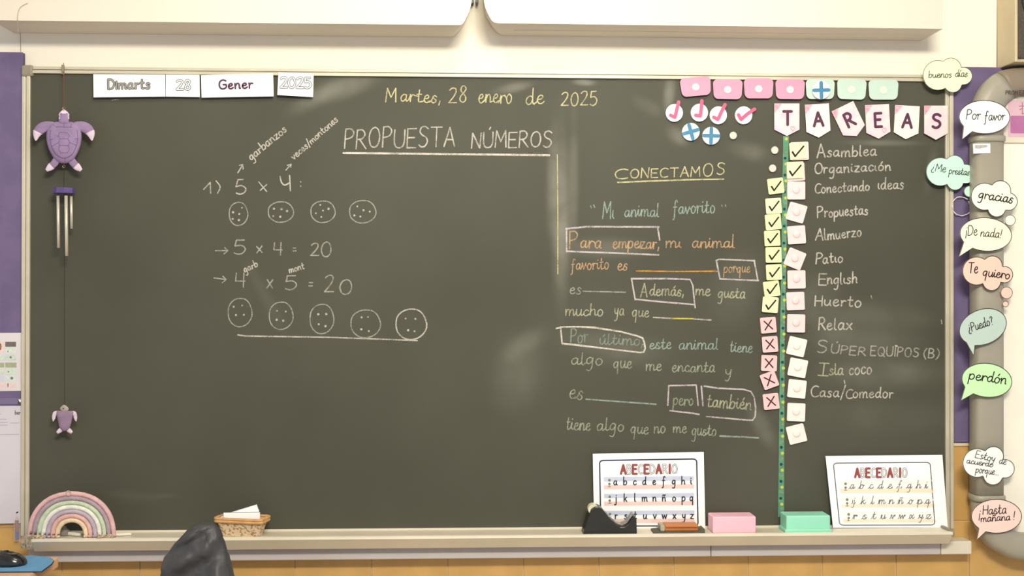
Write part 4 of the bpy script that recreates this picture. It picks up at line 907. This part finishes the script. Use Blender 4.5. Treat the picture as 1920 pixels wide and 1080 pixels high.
# basket with cards
cx = P(455, 1000, .07); bcx, bcy = cx.x, -.074
t = thing('basket', 'small speckled woven basket holding white cards on the tray', 'basket', (bcx, bcy, zt+.0005))
ang = math.radians(-14)
def rr3(hx, hy, z, r=.012, n=5):
    o = rrect(-hx, -hy, hx, hy, r, n)
    c, s = math.cos(ang), math.sin(ang)
    return [Vector((bcx+x*c-y*s, bcy+x*s+y*c, z)) for x, y in o]
M_bk = mat('speckled_weave', (220, 198, 166), .6, 0, 150, .5, col2=(172, 136, 88), lo=.52, hi=.60, detail=1)
M_rim = mat('tan_rim', (212, 164, 108), .5, .15, 40)
lv = [(.051, .019, 0), (.055, .022, .015), (.060, .026, .032), (.065, .030, .043)]
V = []; Fc = []
for hx, hy, z in lv: V += rr3(hx, hy, zt+.0006+z)
nn_ = len(V)//4
for hx, hy, z in reversed(lv): V += rr3(hx-.0025, hy-.0025, zt+.0006+max(z, .002))
m_ = 8
for j in range(m_-1):
    for k in range(nn_): Fc.append((j*nn_+k, j*nn_+(k+1) % nn_, (j+1)*nn_+(k+1) % nn_, (j+1)*nn_+k))
Fc += [tuple(range(nn_)), tuple(range(m_*nn_-1, (m_-1)*nn_-1, -1))]
mesh('basket_body', V, Fc, M_bk, t, smooth=False)
for zz, r_ in ((.0400, .0042), (.0465, .0040)):
    v, f = tube(rr3(.065+(zz-.041)*.1, .030, zt+zz), r_, closed=True); mesh('basket_rim', v, f, M_rim, t, smooth=True)
def incard(lab, pts, dep, th=.001):
    tt = thing('white_card', lab, 'card', P(pts[0][0], max(p[1] for p in pts), dep), 'white cards in the basket')
    plate('card_sheet', pts, flat(dep), th, M_white, tt)
    v, f = ribbon([(x, y) for x, y in pts], .8, flat(dep+.0004), closed=True); mesh('card_edge', v, f, mat('grey_card_edge', (130, 128, 132), .6), tt)
incard('upright white card at the front of the basket', [(419, 961), (487.5, 960), (488, 990), (420, 990)], .083)
incard('tilted white card sticking up highest from the basket', [(431, 961), (481.5, 945.5), (487, 962), (489, 990), (436, 990)], .076)
incard('white card leaning low at the left of the basket', [(410, 971), (426, 962), (470, 958), (474, 990), (420, 990)], .070)
incard('white card at the back right of the basket', [(440, 962), (486, 955), (489, 990), (445, 990)], .064)

# macrame rainbow
t = thing('rope_rainbow', 'pastel rope rainbow ornament standing at the left end of the tray', 'ornament', (P(134, 1010, .1).x, -.098, zt))
cols = [('pink', (218, 178, 178)), ('dusty_mauve', (172, 152, 162)), ('green', (194, 210, 180)), ('white', (232, 230, 220)), ('lilac', (184, 170, 184)), ('peach_pink', (222, 178, 168)), ('cream', (232, 208, 174))]
kx = .00140
c0 = P(134.5, 1009, .098)
for i, (nm, col) in enumerate(cols):
    rx = (75.5-8.3*i)*kx; rz = (82.5-8.1*i)*kx
    pts = [Vector((c0.x-rx, -.098, zt+.003)), Vector((c0.x-rx, -.098, zt+.010))]
    for k in range(25):
        th = PI-PI*k/24; pts.append(Vector((c0.x+rx*math.copysign(abs(math.cos(th))**.92, math.cos(th)), -.098, zt+.010+(rz-.010)*math.sin(th)**.92)))
    pts += [Vector((c0.x+rx, -.098, zt+.010)), Vector((c0.x+rx, -.098, zt+.003))]
    v, f = tube(pts, .0062, 12)
    mesh('rope_band', v, f, mat('rope_'+nm, col, .95, .12, 60, .8, bscale=260), t, smooth=True, label=nm.replace('_', ' ')+' rope band')
M_fr = mat('frayed_yarn', (206, 186, 162), .95, .25, 150)
def yarn(cx, cz, n, sx, down, y0=-.104):
    L = []
    for k in range(n):
        x = cx+random.uniform(-sx, sx); L.append(tube([Vector((x, y0+random.uniform(-.004, .008), cz)), Vector((x+random.uniform(-.003, .003), y0+random.uniform(-.006, .006), cz-down*.5)), Vector((x+random.uniform(-.006, .006), y0+random.uniform(-.007, .006), cz-down*random.uniform(.7, 1)))], .0008, 5))
    return merge(L)
for sx_ in (-1, 1):
    v, f = yarn(c0.x+sx_*.088, zt+.012, 70, .022, .0105, -.106); o = mesh('frayed_ends', v, f, M_fr, t); o['kind'] = 'stuff'
v, f = yarn(xl-.010, zt+.010, 60, .013, .034, -.112); 
o = mesh('frayed_tassel', v, f, mat('pale_tassel', (176, 162, 142), .95, .2, 100), t, label='pale frayed tassel hanging over the tray end'); o['kind'] = 'stuff'
v, f = tube([Vector((c0.x-.006+.012*math.cos(k*PI/6)*.5, -.106, zt+.118+.006*math.sin(k*PI/6))) for k in range(12)], .001, 6, closed=True)
mesh('hanging_loop', v, f, M_fr, t)
# grey cloth and chalk pieces seen through the arch
cc = P(120, 1005, .055)
t = thing('chalk_cloth', 'small crumpled grey cloth on the tray seen through the rainbow arch', 'cloth', (cc.x, -.05, zt+.0003))
V = []; Fc = []
for j, (rr_, zz) in enumerate(((.020, 0), (.017, .008), (.010, .018), (.004, .028), (.001, .031))):
    for k in range(14): V.append((cc.x+rr_*(1+.25*math.sin(k*2.3+j))*math.cos(k*PI/7)-.002*j, -.055+.6*rr_*(1+.2*math.cos(k*1.7))*math.sin(k*PI/7), zt+.001+zz))
for j in range(4):
    for k in range(14): Fc.append((j*14+k, j*14+(k+1) % 14, (j+1)*14+(k+1) % 14, (j+1)*14+k))
Fc += [tuple(range(14)), tuple(range(56, 70))]; mesh('cloth_body', V, Fc, mat('grey_cloth', (150, 142, 132), .95, .2, 60), t, smooth=True)
for i, px_ in enumerate((134, 143, 150)):
    a = P(px_, 1004, .06); v, f = tube([Vector((a.x-.007, -.06-.006*i, zt+.0050)), Vector((a.x+.007, -.064-.005*i, zt+.0050))], .0045, 10)
    mesh('chalk_stick', v, f, mat('white_chalk_stick', (226, 220, 206), .9), None, smooth=False, label='white chalk stub inside the rainbow arch, %s' % ['nearest the grey cloth', 'middle of three', 'rightmost of three'][i], cat='chalk', group='chalk stubs inside the rainbow')
a = P(232, 1004, .07)
mesh('chalk_stick', *tube([Vector((a.x-.022, -.075, zt+.0045)), Vector((a.x+.020, -.070, zt+.0045))], .004, 10), mat('white_chalk_stick', (226, 220, 206)), None, label='long white chalk stick on the tray just right of the rainbow', cat='chalk')

# ------------------------------------------------------------------ turtle wind chime
TD = .06
wc = thing('wind_chime', 'purple wooden turtle wind chime hanging at the chalkboard\'s left side', 'wind chime', P(120, 815, TD))
def wood(nm, c): return mat(nm, c, .7, .14, 50, .3)
M_tu = wood('lilac_painted_wood', (144, 123, 158)); M_tw = wood('whitewashed_wood', (214, 198, 214)); M_dl = mat('plum_line', (104, 80, 124), .8)
def dome(outl, base, h, mt, nm, parent, label=None, rings=((1, 0), (.96, .45), (.85, .72), (.6, .92), (.3, 1.0))):
    cx = sum(p[0] for p in outl)/len(outl); cy = sum(p[1] for p in outl)/len(outl); n = len(outl); V = []; Fc = []
    V += [P(x, y, base-h*.4) for x, y in outl]
    for s, k in rings: V += [P(cx+(x-cx)*s, cy+(y-cy)*s, base+h*k) for x, y in outl]
    R_ = len(rings)+1
    for j in range(R_-1):
        for k in range(n): Fc.append((j*n+k, j*n+(k+1) % n, (j+1)*n+(k+1) % n, (j+1)*n+k))
    Fc += [tuple(range(n)), tuple(range((R_-1)*n, R_*n))]
    return mesh(nm, V, Fc, mt, parent, smooth=True, label=label)
def K(pts, ox=30, oy=90, s=4.32): return [(ox+x/s, oy+y/s) for x, y in pts]
sh = K(cr([(388, 596), (470, 602), (515, 640), (533, 715), (520, 800), (490, 870), (450, 920), (388, 938), (330, 920), (292, 872), (258, 800), (245, 715), (262, 640), (306, 602)], 3, closed=True))
body = dome(sh, TD, .012, M_tu, 'turtle_body', wc, 'large lilac turtle shell body')
def onDome(cx, cy, base, h, scale):
    return lambda x, y: P(x, y, base+h*max(0, 1-(((x-cx)/(33.5*scale))**2+((y-cy)/(39.5*scale))**2)*.35)+.0006)
dm = onDome(120, 268, TD, .0122, 1)
inner = K(cr([(300, 645), (388, 640), (478, 650), (500, 700), (492, 780), (455, 860), (388, 892), (325, 860), (285, 790), (275, 700)], 4, closed=True))
v, f = ribbon(inner, 1.1, dm, closed=True); L = [(v, f)]
for s in [[(355, 685), (415, 685)], [(355, 735), (420, 735)], [(350, 790), (425, 790)], [(360, 850), (415, 850)], [(355, 685), (342, 710), (357, 735), (345, 765), (352, 790), (345, 820), (362, 850)], [(415, 685), (432, 710), (420, 735), (435, 765), (424, 790), (432, 820), (415, 850)], [(342, 710), (280, 745)], [(432, 710), (498, 740)], [(345, 765), (285, 800)], [(435, 765), (490, 790)], [(388, 600), (388, 642)], [(397, 892), (397, 918)], [(300, 620), (330, 645)], [(450, 618), (440, 645)]]:
    L.append(ribbon(K(s), .9, dm))
v, f = merge(L); mesh('shell_grooves', v, f, M_dl, body, label='fine plum shell lines')
def flipper(path, radii, tipn, parent, s_=4.32, ox=30, oy=90, base=TD):
    pp = cr([(x, y, r) for (x, y), r in zip(path, radii)], 4)
    pts = [P(ox+x/s_, oy+y/s_, base) for x, y, r in pp]; rr_ = [max(.0008, r/s_*.00141) for x, y, r in pp]
    v, f = tube(pts, rr_, 12, flat_=.35); o = mesh('flipper', v, f, M_tu, parent, smooth=True)
    m = int(len(pts)*tipn)
    v, f = tube(pts[m:], [r*1.04 for r in rr_[m:]], 12, flat_=.40); mesh('flipper_tip', v, f, M_tw, o, smooth=True, label='whitewashed tip of the flipper')
for s in (1, -1):
    mx_ = lambda x: x if s == 1 else 776-x
    flipper([(mx_(300), 640), (mx_(245), 635), (mx_(200), 655), (mx_(172), 690), (mx_(162), 735), (mx_(162), 752)], [42, 42, 44, 34, 14, 3], .55, wc)
    flipper([(mx_(330), 905), (mx_(305), 940), (mx_(275), 968), (mx_(246), 992)], [30, 30, 27, 12], .5, wc)
hd = K(cr([(388, 498), (420, 520), (435, 555), (430, 590), (425, 620), (350, 620), (345, 590), (342, 555), (358, 520)], 3, closed=True))
hdo = dome(hd, TD, .010, M_tu, 'turtle_head', wc)
v, f = merge([ribbon(K([(388, 500), (360, 522), (350, 540), (358, 552), (352, 572)]), 2.0, flat(TD+.0085)), ribbon(K([(388, 500), (416, 522), (428, 540), (420, 552), (426, 572)]), 2.0, flat(TD+.0085)), ribbon(K([(372, 520), (404, 520)]), 5, flat(TD+.0101))])
mesh('head_marking', v, f, M_tw, hdo, label='whitewashed marking on the head')
M_red = mat('red_brown_cord', (120, 62, 48), .9); M_thr = mat('dark_thread', (40, 36, 32), .9); M_ring = mat('brass_eyelet', (170, 150, 110), .35, metal=.8)
v, f = tube([P(118.5, 134, .033), P(119, 150, .050), P(119.5, 200, TD)], .0011, 6); mesh('cord', v, f, M_red, wc, label='red-brown hanging cord')
v, f = tube([P(120+.8*0, y, TD) for y in (319, 340, 353)], .0006, 5); mesh('cord', v, f, M_thr, wc)
v, f = tube([P(121, y, TD) for y in (363, 480, 600, 762)], .0006, 5); mesh('cord', v, f, M_thr, wc, label='long dark thread down to the small turtle')
for (x, y) in ((119.8, 203), (119.8, 312)):
    v, f = tube([P(x+2.2*math.cos(k*PI/6), y+2.8*math.sin(k*PI/6), TD+.002) for k in range(12)], .0006, 5, closed=True); mesh('eyelet', v, f, M_ring, wc)
v, f = merge([tube([P(119, 118, .030), P(119.5, 140, .033)], .0012, 6), boxvf((P(116.5, 0, .03).x, -.034, P(118, 139, .03).z), (P(121, 0, .03).x, -.0285, P(118, 122, .03).z))]); mesh('hook', v, f, M_cap, wc, label='small grey hook on the board frame')
a = P(120, 358, TD)
V = []; Fc = []
for zz in (-.0072, .0072):
    for k in range(8): V.append((a.x+.0278*math.cos((k+.5)*PI/4), -TD+.0278*math.sin((k+.5)*PI/4), a.z+zz))
Fc = [(k, (k+1) % 8, (k+1) % 8+8, k+8) for k in range(8)]+[tuple(range(8)), tuple(range(8, 16))]
mesh('chime_plate', V, Fc, mat('deep_violet_wood', (94, 76, 132), .6, .15, 60), wc, bev=.001, label='deep violet octagonal chime plate')
M_ch = mat('satin_aluminium_tube', (205, 200, 180), .35, .05, 20, metal=.35, spec=.6)
for (xa, xb, y0, y1, w_, dd) in ((108.8, 109.8, 367, 465, 5.6, TD+.012), (123.8, 125, 367, 480, 6.2, TD+.018), (133.4, 134.2, 368, 429, 5.4, TD-.004)):
    v, f = tube([P(xa, y0, dd), P(xb, y1, dd)], w_/2*.00139, 12); o = mesh('chime_tube', v, f, M_ch, wc, smooth=False)
    for p in o.data.polygons: p.use_smooth = len(p.vertices) == 4
    v, f = tube([P(xa, 361, dd), P(xa, y0+1, dd)], .0006, 5); mesh('tube_thread', v, f, M_thr, o)
# small turtle
k2 = lambda pts: [(80+x/12.7, 745+y/12.7) for x, y in pts]
sm = dome(k2(cr([(520, 300), (640, 320), (735, 335), (715, 450), (690, 580), (650, 720), (585, 795), (520, 805), (460, 790), (400, 720), (370, 600), (345, 470), (320, 335), (420, 318)], 3, closed=True)), TD, .006, wood('dusty_lilac_wood', (144, 122, 146)), 'small_turtle_body', wc, 'small dusty lilac turtle at the bottom of the chime')
dome(k2(cr([(510, 175), (580, 215), (620, 265), (600, 320), (520, 345), (440, 320), (412, 260), (450, 210)], 3, closed=True)), TD, .005, wood('grey_white_wood', (176, 164, 156)), 'small_turtle_head', sm)
v, f = disc(80+490/12.7, 745+268/12.7, 1.3, flat(TD+.0058), 8); mesh('eye', v, f, M_ink, sm)
def small_limb(nm, path, radii, mt):
    pp = cr([(x, y, r) for (x, y), r in zip(path, radii)], 4)
    v, f = tube([P(80+x/12.7, 745+y/12.7, TD) for x, y, r in pp], [r/12.7*.00141 for x, y, r in pp], 10, flat_=.5); mesh(nm, v, f, mt, sm, smooth=True)
M_d2 = MATS['dusty_lilac_wood']
for s in (1, -1):
    g = (lambda x: x) if s == 1 else (lambda x: 1045-x)
    small_limb('flipper', [(g(380), 370), (g(300), 375), (g(275), 420), (g(262), 500), (g(248), 575)], [50, 48, 45, 38, 8], M_tw)
    small_limb('hind_foot', [(g(440), 770), (g(400), 800), (g(345), 845)], [50, 52, 34], M_tw)

# ------------------------------------------------------------------ papers pinned left of the board
def paper(lab, pts, dep, mt=None):
    t = thing('paper_sheet', lab, 'paper', P(pts[0][0], max(p[1] for p in pts), dep), None)
    plate('sheet', pts, flat(dep), .0006, mt or mat('printed_paper', (214, 210, 214), .5, .04, 10), t); return t
t = paper('white printed timetable sheet with coloured cells pinned to the left pinboard', [(-120, 625), (40, 624), (41, 733), (-120, 735)], .0192)
cells = [(10, 641, 30, 650, (112, 106, 104)), (10, 653, 30, 661, (206, 224, 210)), (10, 665, 30, 676, (196, 212, 200)), (10, 680, 31, 689, (160, 170, 140)), (11, 692, 30, 702, (200, 220, 206)), (11, 704, 30, 714, (204, 220, 216)), (11, 718, 30, 727, (224, 204, 202)),
         (-12, 641, 7, 661, (232, 206, 196)), (-12, 666, 8, 676, (200, 220, 206)), (-12, 680, 8, 689, (164, 174, 146)), (-12, 692, 8, 702, (204, 214, 200)), (-12, 704, 8, 714, (198, 208, 222)), (-12, 717, 8, 726, (230, 204, 206))]
for (x0, y0, x1, y1, c_) in cells: patch('table_cell', [(x0, y0), (x1, y0), (x1, y1), (x0, y1)], flat(.0196), mat('cell_%d_%d_%d' % c_, c_, .7, .1, 150), t)
v, f = merge([disc(20, 670, 2.2, flat(.0199), 8), disc(22, 709, 2.8, flat(.0199), 8), disc(0, 650, 3, flat(.0199), 8, 7), disc(15, 659, 1.2, flat(.0199), 8), disc(15, 722, 1.2, flat(.0199), 8, 4), disc(16, 697, 1.4, flat(.0199), 8)]); mesh('cell_pictures', v, f, mat('brown_pictures', (140, 116, 104), .7, .3, 200), t)
t = paper('clear plastic sleeve holding a white typed sheet, below the timetable', [(-120, 762), (40, 761), (39, 981), (-120, 984)], .0197, mat('sleeve_paper', (208, 204, 212), .35, .05, 8, spec=.5, coat=.4))
write('print_lines', [[(-8, 776), (2, 776)], [(0, 786), (12, 786)], [(0, 792), (14, 792)], [(20, 793), (36, 793)], [(0, 797), (14, 797)], [(0, 815), (36, 814)]], .8, flat(.0202), mat('grey_blue_print', (160, 160, 186), .7), t)
write('lettering', strokes('ber', 28, 777, 38, 777, 1.0), 1.3, flat(.0202), mat('grey_print', (110, 106, 110), .7), t)
t = paper('purple plastic pocket edge with a pin between the two sheets', [(-120, 746), (40, 746), (40, 758), (-120, 758)], .0196, mat('smoky_sleeve', (118, 108, 142), .3, .08, 10, spec=.6))
t = thing('push_pin', 'small black and white pin holding the sleeve beside the board frame', 'pin', P(36, 756, .02))
plate('pin_head', [(36+3*math.cos(k*PI/5), 752+3*math.sin(k*PI/5)) for k in range(10)], flat(.026), .006, M_white, t); plate('pin_body', [(32.5, 749), (35, 751), (37.5, 757), (35, 756)], flat(.0275), .001, M_ink, t)
# pen in a clear sleeve
t = thing('pen', 'red and blue pen in a small clear sleeve hanging left of the chalkboard frame', 'pen', P(32, 1014, .02))
v, f = tube([P(31.5, 968, .022), P(31.5, 975, .022)], [.001, .004], 10); mesh('pen_tip', v, f, mat('pale_tip', (190, 170, 150), .5), t)
v, f = tube([P(31.5, 975, .022), P(32, 996, .022)], .0045, 10); mesh('pen_barrel', v, f, mat('red_brown_plastic', (140, 84, 72), .4), t, label='red-brown half of the pen')
v, f = tube([P(32, 996, .022), P(32.5, 1012, .022)], .0047, 10); mesh('pen_cap', v, f, mat('blue_plastic', (70, 78, 140), .4), t, label='blue half of the pen')
gm = bpy.data.materials.new('clear_sleeve_plastic'); gm.use_nodes = True; gb = gm.node_tree.nodes['Principled BSDF']; gb.inputs['Base Color'].default_value = (.8, .8, .85, 1); gb.inputs['Alpha'].default_value = .22; gb.inputs['Roughness'].default_value = .15
gn = gm.node_tree.nodes.new('ShaderNodeTexNoise'); gn.inputs['Scale'].default_value = 90; gr_ = gm.node_tree.nodes.new('ShaderNodeMapRange'); gr_.inputs[3].default_value = .04; gr_.inputs[4].default_value = .16
gm.node_tree.links.new(gn.outputs['Fac'], gr_.inputs[0]); gm.node_tree.links.new(gr_.outputs[0], gb.inputs['Alpha'])
plate('sleeve', [(25, 962), (38, 962), (39, 1016), (26, 1016)], flat(.0285), .0004, gm, t, label='clear plastic sleeve')
v, f = disc(31.5, 961, 1.4, flat(.0245), 8); V, Fc = prism(v, (0, .006, 0)); mesh('sleeve_pin', V, Fc, M_ink, t)

# ------------------------------------------------------------------ desk, mouse pad, mouse
zd = .735
cn = PZ(110, 1043.5, zd)
t = thing('desk', 'pale wooden desk whose corner shows at the bottom left', 'desk', (cn.x-.5, cn.y-.35, 0))
M_desk = mat('peach_beech_wood', (222, 176, 136), .45, .1, 5, spec=.4)
box('desk_top', (cn.x-.95, cn.y-.62, zd-.028), (cn.x, cn.y, zd), M_desk, t, bev=.004)
for lx in (cn.x-.91, cn.x-.07):
    for ly in (cn.y-.58, cn.y-.07): box('leg', (lx, ly, 0), (lx+.035, ly+.035, zd-.028), mat('grey_steel_leg', (120, 120, 120), .4, metal=.6), t)
pp = [PZ(x, y, zd+.004) for x, y in [(-110, 1071.5), (78, 1070), (97, 1056), (101, 1050), (95, 1045), (64, 1041.5), (-110, 1042)]]
for p in pp: p.y = min(p.y, cn.y-.001)
v, f = prism(pp, (0, 0, -.0036))
t = thing('mouse_pad', 'blue mouse pad with a dark edge on the desk corner', 'mouse pad', (pp[2].x-.1, pp[2].y, zd+.0003))
mesh('pad_top', v, f, mat('blue_pad_cloth', (104, 158, 200), .9, .08, 60), t)
p2 = [p+Vector((.002 if p.x > -1 else 0, 0, 0)) for p in pp]
v, f = prism([Vector((p.x+.0015, p.y-.0015, zd+.0024)) for p in pp], (0, 0, -.002)); mesh('pad_rubber', v, f, mat('dark_pad_rubber', (40, 50, 66), .8), t, label='dark rubber underside edge')
mc = PZ(16, 1058, zd+.005); hx, hy, hz = .044, .030, .037
t = thing('computer_mouse', 'glossy black computer mouse lying on the blue pad', 'mouse', (mc.x, mc.y, zd+.0045))
V = []; Fc = []; NU, NV = 24, 9
for j in range(NV+1):
    ph = (PI/2)*j/NV
    for k in range(NU):
        th = 2*PI*k/NU; c, s = math.cos(th), math.sin(th); e = math.cos(ph)**.75
        V.append((mc.x+hx*e*math.copysign(abs(c)**.85, c), mc.y+hy*e*math.copysign(abs(s)**.85, s), zd+.0045+hz*math.sin(ph)**.95*(1-.12*c)*.86))
for j in range(NV):
    for k in range(NU): Fc.append((j*NU+k, j*NU+(k+1) % NU, (j+1)*NU+(k+1) % NU, (j+1)*NU+k))
Fc += [tuple(range(NU)), tuple(range(NV*NU, (NV+1)*NU))]
mesh('mouse_shell', V, Fc, mat('glossy_black_plastic', (18, 20, 24), .18, .1, 20, spec=.6, coat=.5), t, smooth=True)
v, f = tube([Vector((mc.x-.030, mc.y, zd+.0285)), Vector((mc.x-.016, mc.y, zd+.0365))], .004, 10); mesh('scroll_wheel', v, f, mat('grey_rubber', (60, 60, 64), .7), t, smooth=True)
v, f = tube([Vector((mc.x-.043, mc.y, zd+.010)), Vector((mc.x-.09, mc.y+.003, zd+.007)), Vector((mc.x-.16, mc.y-.02, zd+.0065))], .0018, 8); mesh('mouse_cable', v, f, M_blk, t, smooth=True)

# ------------------------------------------------------------------ chair with a dark jacket over its back
jd = .46
prof = [(983.0, 377, 396), (986, 366, 403), (992, 356, 409), (1003, 345, 414), (1015, 334, 418), (1030, 322, 423), (1045, 310, 427), (1060, 306, 431), (1080, 306, 437), (1110, 303, 447), (1150, 296, 458), (1210, 288, 468), (1300, 280, 480), (1420, 276, 492)]
pr = []
for i in range(len(prof)-1):
    a, b = prof[i], prof[i+1]
    for k in range(3): u = k/3; pr.append(tuple(a[j]+(b[j]-a[j])*u for j in range(3)))
pr.append(prof[-1])
V = []; Fc = []; NS = 64
for j, (y, x0, x1) in enumerate(pr):
    L = P(x0, y, jd); R_ = P(x1, y, jd); cx_ = (L.x+R_.x)/2; hw = (R_.x-L.x)/2
    hd_ = min(.055, .012+.35*(hw))
    for k in range(NS):
        th = 2*PI*k/NS; c, s = math.cos(th), math.sin(th)
        fold = 1+.07*math.sin(3*th+j*.10+1)*(.4+min(1, j/12)) + .045*math.sin(7*th-j*.22)*min(1, j/8) + .02*math.sin(13*th+j*.35)
        V.append((cx_+hw*math.copysign(abs(c)**.8, c), -jd+hd_*fold*math.copysign(abs(s)**.8, s)*(1+.25*math.sin(j*.5+c*4)*min(1, j/10)), L.z))
NR = len(pr)
for j in range(NR-1):
    for k in range(NS): Fc.append((j*NS+k, j*NS+(k+1) % NS, (j+1)*NS+(k+1) % NS, (j+1)*NS+k))
Fc.append(tuple(range(NS)))
ctr = P(372, 1100, jd); zb = P(372, 1420, jd).z
jk = thing('jacket', 'dark grey jacket draped over the chair back at the bottom left', 'jacket', (ctr.x, -jd, zb))
M_jk = mat('dark_grey_nylon', (70, 70, 73), .5, .25, 12, .25, spec=.35, bscale=60)
o = mesh('jacket_shell', V, Fc, M_jk, jk, smooth=True); o.modifiers.new('s', 'SOLIDIFY').thickness = -.003
sd_ = o.modifiers.new('sub', 'SUBSURF'); sd_.levels = 1; sd_.render_levels = 1
tx = bpy.data.textures.new('creases', 'CLOUDS'); tx.noise_scale = .045
dm_ = o.modifiers.new('creases', 'DISPLACE'); dm_.texture = tx; dm_.strength = .012; dm_.mid_level = .5; dm_.texture_coords = 'LOCAL'
sl = [(333, 1015), (352, 1022), (348, 1045), (352, 1080), (350, 1130), (342, 1200)]
hw = .018
cxx = ctr.x
zs = .44
t = thing('chair', 'chair standing under the dark grey jacket at the bottom left', 'chair', (cxx, -.62, 0))
box('backrest', (cxx-.06, -jd-.012, .60), (cxx+.06, -jd+.012, P(385, 1040, jd).z), mat('grey_chair_plastic', (70, 70, 74), .6), t, bev=.01)
box('back_post', (cxx-.018, -jd-.02+.0, zs), (cxx+.018, -jd+.02, .61), M_blk, t)
box('seat', (cxx-.2, -jd-.40, zs-.03), (cxx+.2, -jd+.02, zs), MATS['grey_chair_plastic'], t, bev=.01)
for sx_ in (-.18, .155):
    for sy_ in (-.38, -.03): box('leg', (cxx+sx_, -jd+sy_, 0), (cxx+sx_+.025, -jd+sy_+.025, zs-.03), MATS['grey_steel_leg'], t)
